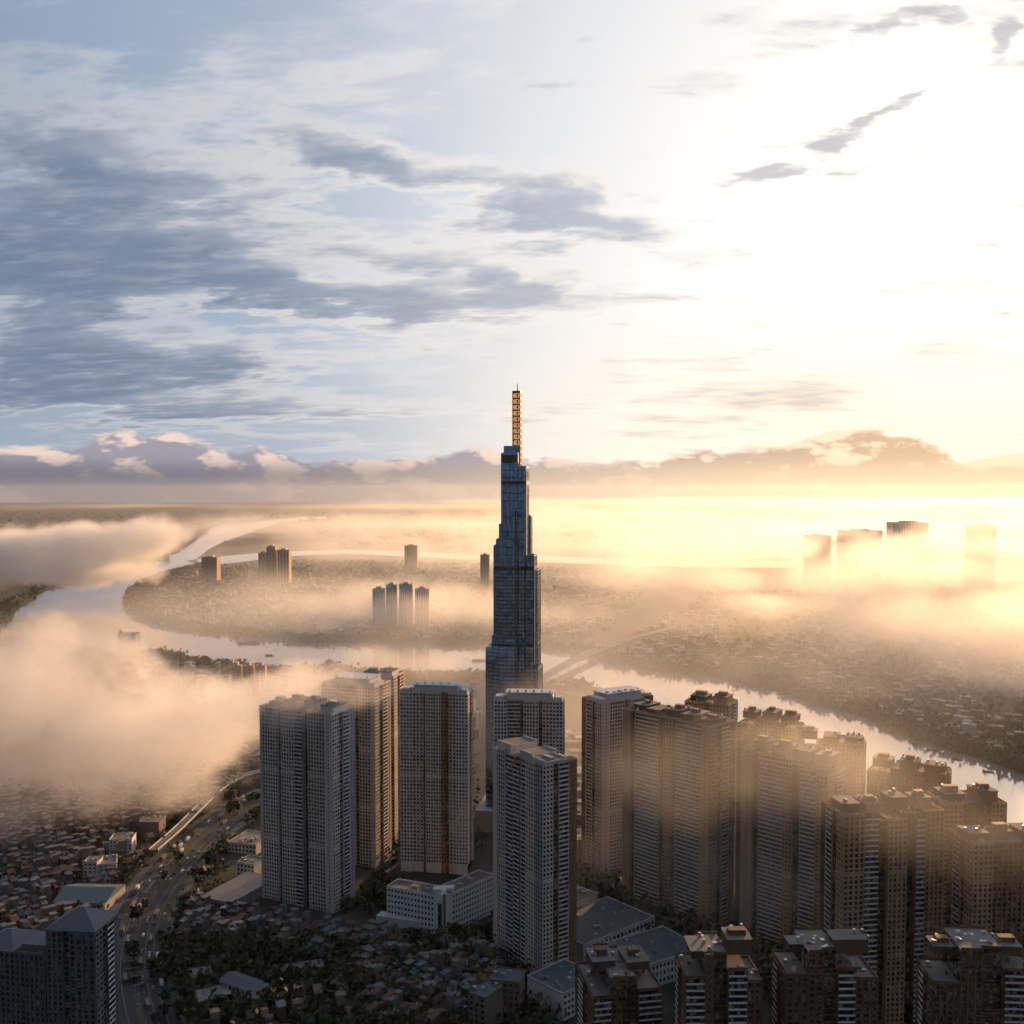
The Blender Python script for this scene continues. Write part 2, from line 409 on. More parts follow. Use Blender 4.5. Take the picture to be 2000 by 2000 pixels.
S_near, S_far = smooth(bank_near, 6, 16, 1.0), smooth(bank_far, 6, 14, 2.0)
S_arm_l = smooth(arm_left, 5, 18, 3.0)
R_MAIN = S_near + S_far + smooth(arm_left[6:], 5, 18, 3.0)
R_THIN = smooth(thin_low, 4) + smooth(thin_up, 4)
R_ARM = smooth(arm_right, 4) + smooth(arm_left[:9], 5, 18, 3.0)
sheet('river', R_MAIN, 'river_water', .05); sheet('river', R_THIN, 'river_water', .06); sheet('river', R_ARM, 'river_water', .07)

def strip(name, pts, w, z, m, n=8, dz=None, off=0.0, **props):
    """a ribbon along pixel points"""
    c = smooth(pts, n); v, f = [], []
    for i, p in enumerate(c):
        d = (c[min(i+1, len(c)-1)] - c[max(i-1, 0)]).normalized(); nrm = Vector((-d.y, d.x, 0))
        zz_ = z if dz is None else z + dz(i/(len(c)-1))
        for s_ in (-1, 1): q = p + nrm*(off + s_*w/2); v.append((q.x, q.y, zz_))
    for i in range(len(c)-1): f.append((2*i, 2*i+2, 2*i+3, 2*i+1)[::-1])
    me = bpy.data.meshes.new(name); me.from_pydata(v, [], f); me.materials.append(MATS[m])
    for p in me.polygons:
        if p.normal.z < 0: p.flip()
    return put(name, me, **props)
HWY = [(330, 2120), (285, 2010), (262, 1920), (262, 1850), (282, 1780), (320, 1720), (370, 1660), (425, 1610), (480, 1575), (545, 1545), (620, 1520), (700, 1500)]
strip('road', HWY, 44, .03, 'asphalt', kind='structure')
strip('median_strip', HWY, 4.5, .16, 'leaf_olive', kind='structure')
for off in (-21.4, 21.4): strip('kerb', HWY, .5, .17, 'paving', off=off, kind='structure')
for off in (-14.5, -8.5, 8.5, 14.5): strip('lane_marking', HWY, .22, .034, 'paint_white', off=off, kind='structure')
strip('pavement', HWY, 7, .13, 'paving', off=25.4, kind='structure'); strip('pavement', HWY, 7, .13, 'paving', off=-25.4, kind='structure')
strip('road', [(262, 1890), (330, 1935), (395, 1985), (440, 2040)], 11, .036, 'asphalt', kind='structure')
strip('road', [(690, 1960), (760, 1880), (890, 1850), (950, 1810)], 8, .03, 'asphalt', kind='structure')
strip('road', [(930, 1830), (1000, 1770), (1085, 1745), (1200, 1770), (1300, 1830), (1400, 1880), (1520, 1960)], 12, .03, 'asphalt', kind='structure')
strip('road', [(1085, 1745), (1110, 1640), (1120, 1560), (1118, 1470), (1105, 1400)], 14, .032, 'asphalt', kind='structure')
strip('river_promenade', [(1060, 1345), (1160, 1364), (1240, 1413), (1330, 1480), (1500, 1588), (1800, 1728), (2150, 1880)], 12, .05, 'concrete', kind='structure')
strip('park_lawn', [(1120, 1430), (1250, 1470), (1400, 1570), (1560, 1660), (1800, 1780), (2100, 1900)], 50, .02, 'leaf_olive', kind='structure')

# ------------------------------------------------------------------ apartment towers
FH = 3.3
def frame_of(PL, PR):
    d = PR - PL; return d.length, math.atan2(d.y, d.x)
def grid_face(mb, L, z0, z1, pitch, xf, style, floor_h=FH, skip=None):
    """piers and spandrels of one facade, drawn through xf(u, out, z) boxes: u along, out towards the viewer"""
    nf = max(1, int((z1 - z0)/floor_h)); fh = (z1 - z0)/nf
    n = max(1, round(L/pitch)); p = L/n
    if style == 'W':
        pw = p*.31
        for i in range(n + 1):
            u0, u1 = max(0, i*p - pw/2), min(L, i*p + pw/2)
            xf(mb, u0, u1, .0, .45, z0, z1)
        for k in range(nf + 1):
            h = 1.2
            if skip and k in skip: h = 3.2
            zb = z0 + k*fh - (0 if k == 0 else h*.5); zt = min(z1, z0 + k*fh + h*.5)
            xf(mb, 0, L, .0, .38, zb, zt)
            if k: xf(mb, -.05, L + .05, .0, .62, z0 + k*fh - .62, z0 + k*fh - .38)
    elif style == 'V':                                        # strong piers, thin spandrels
        pw = p*.34
        for i in range(n + 1):
            u0, u1 = max(0, i*p - pw/2), min(L, i*p + pw/2)
            xf(mb, u0, u1, .0, .7, z0, z1)
        for k in range(nf + 1):
            h = 3.0 if skip and k in skip else 1.0
            xf(mb, 0, L, .0, .3, max(z0, z0 + k*fh - h*.5), min(z1, z0 + k*fh + h*.5))
    elif style == 'S':                                        # mostly blank wall with one narrow column of openings
        c = L*.5; w = min(1.3, L*.25)
        xf(mb, 0, c - w/2, 0, .5, z0, z1); xf(mb, c + w/2, L, 0, .5, z0, z1)
        for k in range(nf + 1):
            xf(mb, c - w/2, c + w/2, 0, .42, max(z0, z0 + k*fh - 1.0), min(z1, z0 + k*fh + 1.0))
    elif style == 'X':                                        # blank wall
        xf(mb, 0, L, 0, .5, z0, z1)
    elif style == 'B':                                        # recessed loggias: floor slabs only, cheeks at the ends
        for k in range(nf + 1):
            xf(mb, 0, L, 0, .9, max(z0, z0 + k*fh - .3), min(z1, z0 + k*fh + .15))
        xf(mb, 0, .3, 0, .95, z0, z1); xf(mb, L - .3, L, 0, .95, z0, z1)
    elif style == 'R':
        for k in range(0, nf + 1):
            xf(mb, 0, L, 0, .25, max(z0, z0 + k*fh - .45), min(z1, z0 + k*fh + .45))
        xf(mb, 0, .25, 0, .3, z0, z1); xf(mb, L - .25, L, 0, .3, z0, z1)
    return nf, fh
def rails(mb, L, z0, nf, fh, xf):
    for k in range(nf):
        xf(mb, .35, L - .35, .95, 1.07, z0 + k*fh + .15, z0 + k*fh + 1.2)
def tower(name, label, group, PL, PR, depth, H, bays, wall, accent, crown='steps', crown_mat=None, pitch=2.9, podium=0, refuge=(17, 33), side='W', roofm='roof_felt', seed=0):
    """bays: (relative width, style, proud metres, material key w/a, height change)"""
    r = random.Random(seed + 5); W_, yaw = frame_of(PL, PR)
    t = empty(name, PL, yaw, label, 'apartment tower', group)
    tot = sum(b[0] for b in bays); x = 0.0; tops = []
    for bi, b in enumerate(bays):
        L = W_*b[0]/tot; style, out = b[1], b[2]; m = {'w': wall, 'a': accent}.get(b[3], b[3]); h = H + (b[4] if len(b) > 4 else 0)
        y0 = -out
        core = MB().box(x + .02, x + L - .02, y0, depth - .4 + (bi % 2)*.3, 0, h - .6)
        mb = MB()
        def front(q, u0, u1, o0, o1, za, zb, x=x, y0=y0): q.box(x + u0, x + u1, y0 - o1, y0 - o0 + .0, za, zb)
        nf, fh = grid_face(mb, L, podium, h, pitch, front, style, skip=refuge)
        if podium: mb.box(x, x + L, y0 - .6, y0, 0, podium)
        # returns of a bay that stands proud of its neighbours
        for sgn, nb in ((-1, bays[bi-1] if bi else None), (1, bays[bi+1] if bi + 1 < len(bays) else None)):
            other = nb[2] if nb else None
            if other is not None and out - other > .5:
                xx = x if sgn < 0 else x + L
                mb.box(xx - .12, xx + .12, y0 - .3, -other, podium, h)
        o = mb.build('facade_bay', m, t)
        core.build('window_glass', 'window_glass', o)
        if style == 'B':
            q = MB(); rails(q, L, podium, nf, fh, front); q.build('balcony_rail', 'white_render', o, kind='stuff')
        # parapet and roof slab of the bay
        ph = 1.3; pm = m if style not in 'R' else wall
        MB().box(x, x + L, y0 - .5, y0 - .15, h - .02, h + ph).build('parapet', pm, t); MB().box(x, x + L, depth - .3, depth, h - .02, h + ph).build('parapet', pm, t)
        if bi == 0: MB().box(x, x + .35, y0 - .15, depth - .3, h - .02, h + ph).build('parapet', pm, t)
        if bi == len(bays) - 1: MB().box(x + L - .35, x + L, y0 - .15, depth - .3, h - .02, h + ph).build('parapet', pm, t)
        MB().box(x, x + L, y0 - .12, depth - .32, h - .6, h - .03).build('roof_slab', roofm, t)
        tops.append((x, x + L, y0, h)); x += L
    # end walls
    for sgn in (-1, 1):
        b = bays[0] if sgn < 0 else bays[-1]; h = H + (b[4] if len(b) > 4 else 0); xx = -.0 if sgn < 0 else W_
        y0 = -b[2]; L = depth - y0
        segs = [(0, .30, side, 'w', 0), (.30, .44, 'R', 'a', 0), (.44, .74, 'B' if side == 'W' else side, 'w', .5), (.74, 1.0, 'S', 'a', 0)]
        for s0, s1, st, mk, out in segs:
            mb = MB(); ll = L*(s1 - s0)
            def sidef(q, u0, u1, o0, o1, za, zb, s0=s0, out=out):
                ya, yb = y0 + L*s0 + u0, y0 + L*s0 + u1
                if sgn > 0: q.box(xx + o0 + out, xx + o1 + out, ya, yb, za, zb)
                else: q.box(xx - o1 - out, xx - o0 - out, ya, yb, za, zb)
            nf, fh = grid_face(mb, ll, podium, h, pitch, sidef, st, skip=refuge)
            if out: sidef(mb, 0, .2, -out, .3, podium, h); sidef(mb, ll - .2, ll, -out, .3, podium, h)
            o = mb.build('end_facade', wall if mk == 'w' else accent, t)
            gb = MB(); sidef(gb, .05, ll - .05, -.3, -.004, 0, h - .7); gb.build('window_glass', 'window_glass', o)
            if st == 'B':
                q = MB(); rails(q, ll, podium, nf, fh, sidef); q.build('balcony_rail', 'white_render', o, kind='stuff')
    # roof works
    cm = crown_mat or wall
    if crown == 'shed':                                       # long white canopy with rounded ends over the roof plant
        a0, a1 = W_*.17, W_*.86
        pts = [(a0, 6.0), (a0 + 1.5, 4.2), (a1 - 1.5, 4.2), (a1, 6.0), (a1, depth - 3), (a0, depth - 3)]
        MB().prism(pts, H + .0, H + 6.2, [(p[0] + (.9 if p[0] < W_/2 else -.9), p[1] + (.9 if p[1] < depth/2 else -.9)) for p in pts]).build('roof_canopy', 'roof_white', t)
        MB().box(a0 - 1, a1 + 1, 3.6, depth - 2.4, H + 6.2, H + 6.7).build('canopy_cap', 'roof_white', t)
        for k in range(6):
            xx = a0 + 3 + k*(a1 - a0 - 6)/5
            MB().box(xx - .8, xx + .8, 6 + r.random()*3, 8.5 + r.random()*3, H + 6.7, H + 7.5 + r.random()).build('roof_vent', 'steel', t)
        for xa, xb in ((0.6, W_*.13), (W_*.89, W_ - .6)):
            MB().box(xa, xb, 1.5, depth*.6, H, H + 3.4).build('stair_house', 'roof_white', t)
    elif crown == 'steps':
        k = max(2, int(W_/16))
        for i in range(k):
            xa = W_*(i + .12 + .1*r.random())/k; xb = W_*(i + .80 + .1*r.random())/k; ya = depth*(.12 + .25*r.random()); yb = depth*(.68 + .25*r.random())
            hh = 3.2 + 4.2*r.random()
            MB().box(xa, xb, ya, yb, H - .5, H + hh).build('stair_house', cm if i % 2 else accent, t)
            MB().box(xa - .5, xb + .5, ya - .5, yb + .5, H + hh, H + hh + .35).build('roof_cap', roofm if i % 3 else 'concrete', t)
            if r.random() < .75:
                xm = (xa + xb)/2; w2 = (xb - xa)*(.18 + .2*r.random())
                MB().box(xm - w2, xm + w2, (ya + yb)/2 - 2.5, (ya + yb)/2 + 2.5, H + hh + .35, H + hh + 2.6 + 1.5*r.random()).build('plant_room', cm, t)
            for q in range(3):
                xm = xa + (xb - xa)*r.random(); ym = ya + (yb - ya)*r.random()
                MB().tube(xm, ym, .8, H + hh + .35, H + hh + 2.4, 8).build('water_tank', 'steel', t)
    elif crown == 'blocks':
        for xa, xb, ya, yb, hh in ((.02, .30, .06, .9, 6.5), (.46, .72, .10, .85, 5.0), (.74, .98, .05, .7, 3.8)):
            MB().box(W_*xa, W_*xb, depth*ya, depth*yb, H - .5, H + hh).build('roof_block', wall, t)
            MB().box(W_*xa + .8, W_*xb - .8, depth*ya + .8, depth*yb - .8, H + hh - .9 + .95, H + hh + .12).build('roof_cap', roofm, t)
            for q in (ya, yb): MB().box(W_*xa, W_*xb, depth*q - .35, depth*q + .35, H + hh, H + hh + 1.1).build('parapet', 'roof_white', t)
        for q in range(7):
            MB().box(W_*.78 + q*1.5, W_*.78 + q*1.5 + 1.0, depth*.30, depth*.42, H + 3.92, H + 5.4).build('cooling_unit', 'steel', t)
    elif crown == 'none': pass
    for (xa, xb, ya, hb_) in tops:                            # clutter on every roof
        for q in range(3):
            xm, ym = xa + (xb - xa)*(.15 + .7*r.random()), depth*(.06 + .8*r.random()); a, b = .5 + .9*r.random(), .4 + .8*r.random()
            MB().box(xm - a, xm + a, ym - b, ym + b, hb_ - .03, hb_ + .7 + 1.6*r.random()**2).build(r.choice(('cooling_unit', 'cooling_unit', 'roof_hatch', 'water_tank')), r.choice(('steel', 'concrete', wall, 'white_render')), t)
    for q in range(2):
        xm, ym = W_*(.1 + .8*r.random()), depth*(.3 + .5*r.random())
        MB().tube(xm, ym, .09, H - .03, H + 9 + 4*r.random(), 5, .03).build('lightning_rod', 'steel', t)
    return t
G_APT = 'apartment towers of the riverside estate'
PALE = [(1, 'W', 0, 'w'), (.42, 'W', 1.2, 'w'), (1.25, 'W', .6, 'w'), (.5, 'R', -2.5, 'a'), (1.25, 'W', .6, 'w'), (.5, 'S', 1.4, 'w')]
SLAB = [(.45, 'S', 1.2, 'w'), (.30, 'R', -2.2, 'a'), (1.5, 'B', .2, 'w'), (.28, 'R', -2.8, 'a'), (.5, 'W', .8, 'w'), (.22, 'R', -2.8, 'a'), (1.5, 'B', .2, 'w'), (.5, 'S', 1.3, 'w')]
tower('apartment_tower', 'pale tower whose roof is half swallowed by the fog bank beside the highway', G_APT, at(513, 1752), at(653, 1783), 30, 166,
      [(.12, 'X', .6, 'w'), (.9, 'W', 0, 'w'), (.22, 'R', -1.6, 'a'), (.75, 'W', .5, 'w'), (.5, 'B', 0, 'a'), (.32, 'R', -3.5, 'dark_brown'), (.95, 'W', .8, 'w'), (.42, 'S', 1.2, 'w')],
      'pale_beige', 'grey_render', crown='steps', crown_mat='white_render', pitch=2.75, refuge=(16, 34), seed=1)
tower('apartment_tower', 'pale tower with gold-lit end wall directly behind the fog-topped tower', G_APT, at(632, 1682), at(734, 1695), 34, 169,
      [(1, 'W', 0, 'w'), (.3, 'R', -2, 'a'), (1, 'B', .5, 'w'), (.3, 'R', -2, 'a'), (.8, 'W', 0, 'w'), (.3, 'X', .6, 'w')], 'pale_beige', 'tan_render', crown='shed', seed=2)
tower('apartment_tower', 'mostly hidden tower showing a narrow gold-lit end between two pale towers', G_APT, at(705, 1647), at(771, 1652), 34, 167,
      [(1, 'W', 0, 'w'), (.4, 'R', -2, 'a'), (1, 'W', .5, 'w')], 'pale_beige', 'tan_render', crown='steps', crown_mat='white_render', seed=3)
tower('apartment_tower', 'pale pink tower with white roof canopy directly behind the white institute', G_APT, at(784, 1700), at(914, 1708), 24, 166,
      [(.85, 'W', .8, 'white_render'), (.75, 'W', 0, 'w'), (.16, 'R', -2.5, 'a'), (.55, 'W', .3, 'w'), (.55, 'V', .3, 'w'), (.35, 'V', .0, 'a'), (.2, 'R', -2.2, 'a'), (.5, 'W', .4, 'w'), (.8, 'W', .9, 'white_render')],
      'pale_beige', 'brown_render', crown='shed', pitch=2.9, podium=9, refuge=(24,), seed=4)
tower('apartment_tower', 'pale tower with white roof canopy rising right behind the nearest stepped tower', G_APT, at(966, 1731), at(1098, 1735), 24, 166,
      [(.75, 'W', .8, 'white_render'), (.8, 'B', 0, 'tan_render'), (.2, 'R', -2.5, 'a'), (.9, 'W', .3, 'w'), (.25, 'R', -2.2, 'a'), (.6, 'W', .4, 'w'), (.6, 'W', .9, 'white_render')],
      'pale_beige', 'brown_render', crown='shed', pitch=2.9, podium=9, refuge=(24,), seed=5)
tower('apartment_tower', 'nearest stepped tower with bluish white corner, alone in front of the glass skyscraper', G_APT, at(966, 1856), at(1062, 1921), 29, 155,
      [(.35, 'X', .8, 'w'), (.55, 'W', 0, 'w', 2), (.75, 'B', -.6, 'grey_render', 0), (.55, 'B', .2, 'brown_render', -3), (.45, 'B', -.4, 'grey_render', -3), (.8, 'W', .6, 'w', 1), (.55, 'W', 1.2, 'grey_render', 2)],
      'pale_beige', 'brown_render', crown='blocks', pitch=2.9, refuge=(22,), seed=6)
tower('apartment_tower', 'slender brown and cream tower with white canopy beside the widest slab', G_APT, at(1173, 1709), at(1273, 1685), 30, 158,
      [(.5, 'S', .6, 'w'), (.9, 'W', 0, 'w'), (.25, 'R', -2.4, 'a'), (.9, 'W', .4, 'w'), (.6, 'W', 0, 'a')], 'pale_beige', 'brown_render', crown='shed', seed=7)
tower('apartment_tower', 'widest slab tower with rows of loggias and two dark slots, right of the skyscraper', G_APT, at(1217, 1751), at(1384, 1815), 33, 163,
      SLAB, 'tan_render', 'dark_brown', crown='steps', crown_mat='brown_render', seed=8)
tower('apartment_tower', 'tower peeping over the roof of the widest slab', G_APT, at(1335, 1722), at(1420, 1738), 26, 163,
      [(1, 'W', 0, 'w'), (.3, 'R', -2, 'a'), (1, 'W', .5, 'w')], 'tan_render', 'dark_brown', crown='steps', seed=9)
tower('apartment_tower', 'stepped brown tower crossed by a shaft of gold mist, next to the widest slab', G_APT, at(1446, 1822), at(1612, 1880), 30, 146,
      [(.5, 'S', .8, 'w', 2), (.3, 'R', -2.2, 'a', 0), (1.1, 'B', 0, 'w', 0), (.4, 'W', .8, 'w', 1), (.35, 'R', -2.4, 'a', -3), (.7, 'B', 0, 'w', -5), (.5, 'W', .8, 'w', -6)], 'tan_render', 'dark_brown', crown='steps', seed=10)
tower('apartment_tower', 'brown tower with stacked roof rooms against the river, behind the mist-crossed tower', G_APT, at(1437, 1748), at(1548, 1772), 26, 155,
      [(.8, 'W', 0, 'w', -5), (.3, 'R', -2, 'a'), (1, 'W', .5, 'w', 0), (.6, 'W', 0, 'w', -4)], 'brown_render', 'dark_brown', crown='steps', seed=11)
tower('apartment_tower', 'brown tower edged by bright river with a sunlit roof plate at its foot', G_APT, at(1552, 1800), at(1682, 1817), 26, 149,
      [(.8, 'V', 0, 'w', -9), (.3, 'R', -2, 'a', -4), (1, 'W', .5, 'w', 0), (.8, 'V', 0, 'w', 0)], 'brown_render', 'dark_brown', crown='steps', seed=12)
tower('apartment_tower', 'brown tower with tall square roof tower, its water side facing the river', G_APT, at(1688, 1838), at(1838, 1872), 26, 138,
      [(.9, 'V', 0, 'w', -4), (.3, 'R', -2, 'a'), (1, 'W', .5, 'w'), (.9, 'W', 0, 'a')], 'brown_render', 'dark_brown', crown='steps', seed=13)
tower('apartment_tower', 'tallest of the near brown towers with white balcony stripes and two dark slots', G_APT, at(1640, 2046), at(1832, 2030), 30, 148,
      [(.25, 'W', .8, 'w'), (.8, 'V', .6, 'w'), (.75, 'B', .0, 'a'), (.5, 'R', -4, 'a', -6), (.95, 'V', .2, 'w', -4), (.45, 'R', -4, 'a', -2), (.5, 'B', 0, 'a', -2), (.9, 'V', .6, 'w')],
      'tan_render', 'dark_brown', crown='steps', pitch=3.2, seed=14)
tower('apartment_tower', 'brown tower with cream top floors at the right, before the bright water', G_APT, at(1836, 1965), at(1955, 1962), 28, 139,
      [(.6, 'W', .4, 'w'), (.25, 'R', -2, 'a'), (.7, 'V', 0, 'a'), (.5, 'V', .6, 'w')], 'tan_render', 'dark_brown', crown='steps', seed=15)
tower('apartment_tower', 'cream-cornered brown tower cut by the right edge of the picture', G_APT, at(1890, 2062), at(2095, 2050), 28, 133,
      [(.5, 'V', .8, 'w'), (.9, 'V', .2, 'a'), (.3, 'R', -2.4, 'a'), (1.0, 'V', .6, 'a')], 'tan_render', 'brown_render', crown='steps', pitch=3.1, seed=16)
G_NEAR = 'dark apartment blocks along the bottom right'
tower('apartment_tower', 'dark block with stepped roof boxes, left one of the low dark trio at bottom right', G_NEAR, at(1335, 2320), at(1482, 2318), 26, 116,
      [(.7, 'B', 0, 'w', -8), (.3, 'S', .6, 'w', 3), (.5, 'R', -2.5, 'a', 3), (.7, 'B', .3, 'w', -4), (.5, 'W', .5, 'w', -10)], 'shaded_tan', 'dark_brown', pitch=3.2, seed=21)
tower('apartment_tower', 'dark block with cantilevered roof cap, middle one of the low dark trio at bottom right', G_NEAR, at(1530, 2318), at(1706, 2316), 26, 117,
      [(.6, 'V', .3, 'w', -8), (.4, 'W', .6, 'w', 4), (.4, 'R', -2.5, 'a', 4), (.5, 'B', .3, 'w', -5), (.6, 'W', .5, 'w', -10)], 'shaded_tan', 'dark_brown', pitch=3.2, seed=22)
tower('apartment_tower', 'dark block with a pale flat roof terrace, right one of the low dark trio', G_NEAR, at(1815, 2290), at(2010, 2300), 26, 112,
      [(.6, 'V', .3, 'w', -12), (.5, 'V', .8, 'w', 6), (.5, 'R', -2.5, 'a', 6), (.7, 'B', .3, 'w', -4)], 'shaded_tan', 'dark_brown', roofm='concrete', pitch=3.2, seed=23)
tower('apartment_tower', 'low brown block with crowded roof rooms beside the teal roofs', G_NEAR, at(1158, 2215), at(1290, 2200), 40, 84,
      [(.6, 'B', .3, 'w', -8), (.5, 'W', .6, 'w', 2), (.4, 'R', -2.5, 'a', 0), (.8, 'B', .3, 'w', -6)], 'shaded_tan', 'dark_brown', pitch=3.2, seed=24)
G_LEFT = 'grey towers in the bottom left corner'
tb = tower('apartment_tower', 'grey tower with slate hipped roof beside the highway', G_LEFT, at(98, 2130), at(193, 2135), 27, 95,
      [(.5, 'V', 0, 'w'), (.25, 'R', -1.6, 'a'), (.8, 'V', .8, 'w')], 'shaded_grey', 'slate', crown='none', pitch=3.4, refuge=(), seed=31)
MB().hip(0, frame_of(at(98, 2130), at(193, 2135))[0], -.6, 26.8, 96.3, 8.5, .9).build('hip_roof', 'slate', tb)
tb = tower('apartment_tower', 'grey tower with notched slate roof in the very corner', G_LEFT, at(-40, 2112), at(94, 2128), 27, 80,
      [(.5, 'V', .6, 'w'), (.8, 'V', 0, 'w'), (.5, 'V', .6, 'w')], 'shaded_grey', 'slate', crown='none', pitch=3.4, refuge=(), seed=32)
wl = frame_of(at(-40, 2112), at(94, 2128))[0]
MB().hip(0, wl*.55, -.6, 26.8, 81.3, 6.5, .9).build('hip_roof', 'slate', tb)
MB().box(wl*.6, wl*.96, 4, 22, 79.4, 84).build('plant_room', 'slate', tb)

# ------------------------------------------------------------------ the glass skyscraper: a bundle of square tubes
LM_Y = 1040.0
lm_base = Vector(((998/2000 - .5)*LM_Y*1.0, LM_Y, 0))
lm = empty('glass_skyscraper', lm_base, R(-9), 'tall dark blue glass skyscraper of stepped square tubes with a golden lattice spire', 'skyscraper')
def lz(py): return at_y(998, py, LM_Y).z
K = LM_Y/2000
def glass_tube(px0, px1, y0, y1, ztop, pitch=4.1, z_split=266, dark_bands=()):
    x0, x1 = (px0 - 998)*K, (px1 - 998)*K
    g = MB().box(x0, x1, y0, y1, 0, ztop).build('glass_tube', 'curtain_glass', lm)
    mb = MB(); z = 3.9; k = 0
    while z < ztop - 1:
        step = 7.8 if z > z_split else 3.9
        t = .24 if z > z_split else .34
        mb.box(x0 - .12, x1 + .12, y0 - .12, y1 + .12, z - t, z + t); z += step; k += 1
    for za, zb in dark_bands:
        if za < ztop: mb.box(x0 - .14, x1 + .14, y0 - .14, y1 + .14, za, min(zb, ztop))
    mb.build('floor_band', 'mullion', g, kind='stuff')
    vb = MB(); n = max(1, round((x1 - x0)/pitch))
    for i in range(n + 1):
        x = x0 + (x1 - x0)*i/n; w = .2 if i in (0, n) else .13
        vb.box(x - w, x + w, y0 - .22, y0 + .05, 0, ztop + .2)
    n = max(1, round((y1 - y0)/pitch))
    for i in range(n + 1):
        y = y0 + (y1 - y0)*i/n
        vb.box(x1 - .05, x1 + .22, y - .13, y + .13, 0, ztop + .2); vb.box(x0 - .22, x0 + .05, y - .13, y + .13, 0, ztop + .2)
    vb.build('mullion', 'mullion', g, kind='stuff')
    # glass parapet and roof
    p = MB(); h = 1.6
    p.box(x0, x1, y0 - .02, y0 + .2, ztop, ztop + h).box(x0, x1, y1 - .2, y1, ztop, ztop + h).box(x0, x0 + .2, y0 + .2, y1 - .2, ztop, ztop + h).box(x1 - .2, x1, y0 + .2, y1 - .2, ztop, ztop + h)
    p.build('parapet', 'curtain_glass', g)
    MB().box(x0 + .25, x1 - .25, y0 + .25, y1 - .25, ztop + .004, ztop + .3).build('roof_slab', 'slate', g)
    return g
BANDS = ((lz(1113), lz(1106)), (lz(946), lz(939)), (lz(1262), lz(1258)))
glass_tube(981.5, 1010.5, 8, 24, lz(873), dark_bands=((lz(903), lz(888)),))
glass_tube(978, 1011, 2, 26, lz(887), dark_bands=BANDS + ((lz(903), lz(888)),))
glass_tube(1011, 1026.5, 3, 26, lz(915), dark_bands=BANDS)
glass_tube(975, 1007, -2.2, 1.8, lz(1026), dark_bands=BANDS)
glass_tube(988, 1007, -1.9, 1.9, lz(996), dark_bands=())
glass_tube(1013, 1025, .2, 2.9, lz(1086), dark_bands=BANDS)
glass_tube(967, 978, 4, 30, lz(1056), dark_bands=BANDS)
glass_tube(963, 977.6, 1.4, 27, lz(1068), dark_bands=BANDS)
glass_tube(1026.5, 1043, 2, 25, lz(1087), dark_bands=BANDS)
glass_tube(1043, 1048, 9, 36, lz(1116), dark_bands=BANDS)
glass_tube(985, 1030, 26, 38, lz(1010), dark_bands=BANDS)
glass_tube(970, 1043, 25.2, 48, lz(1150), dark_bands=BANDS)
glass_tube(959, 970, 3, 34, lz(1246), dark_bands=())
glass_tube(946, 966, 4.6, 38, lz(1270), dark_bands=())
glass_tube(1043, 1051, 4, 40, lz(1310), dark_bands=())
glass_tube(960, 1036, -3.4, 46, lz(1420), dark_bands=())
MB().box((930-998)*K, (1072-998)*K, -10, 58, 0, 22).build('podium', 'grey_render', lm)
# white strips added to stand in for the bright sunlit line along the corner
for xa, ya, zt, zb in ((1026.8, 3, lz(925), lz(1086)), (1010.8, 9, lz(886), lz(915)), (1043.3, 3, lz(1094), lz(1300))):
    MB().box((xa - 998)*K + .25, (xa - 998)*K + .75, ya - .6, ya + .5, zb, zt).build('lit_edge_strip', 'roof_white', lm)
# spire: glazed lattice mast
sx0, sx1, sy0, sy1 = (997.5 - 998)*K, (1013.8 - 998)*K, 10.0, 19.0
zs0, zs1 = lz(915), lz(763)
sp = MB()
for xa in (sx0, sx1 - .9):
    for ya in (sy0, sy1 - .9): sp.box(xa, xa + .9, ya, ya + .9, zs0, zs1)
spire = sp.build('spire_frame', 'gold_frame', lm)
nP = 13
for i in range(nP):
    za = zs0 + (zs1 - zs0)*i/nP; zb = zs0 + (zs1 - zs0)*(i + 1)/nP
    MB().box(sx0 + .1, sx1 - .1, sy0 + .1, sy1 - .1, zb - 1.0, zb - .05).build('spire_floor', 'gold_frame', spire)
    for (xa, xb, ya, yb) in ((sx0 + .92, sx1 - .92, sy0 + .3, sy0 + .42), (sx1 - .42, sx1 - .3, sy0 + .92, sy1 - .92), (sx0 + .3, sx0 + .42, sy0 + .92, sy1 - .92), (sx0 + .92, sx1 - .92, sy1 - .42, sy1 - .3)):
        MB().box(xa, xb, ya, yb, za, zb - 1.02).build('pane', 'spire_glass', spire)
    xm = (sx0 + sx1)/2 + .6
    MB().box(xm - .9, xm + .9, sy0 + 3, sy0 + 4.5, za + 1.2, zb - 2.0).build('spire_core', 'roof_white', spire)
MB().box(sx0 - .15, sx1 + .15, sy0 - .15, sy1 + .15, zs1, zs1 + .8).build('spire_cap', 'gold_frame', lm)
MB().tube((1006.5 - 998)*K, 14.5, .55, zs1 + .8, lz(746), 6, .25).build('antenna', 'mullion', lm)
cq = MB().box((1014 - 998)*K, (1027 - 998)*K, 8, 16, lz(915) + .3, lz(910)).build('roof_crane', 'gold_frame', lm)

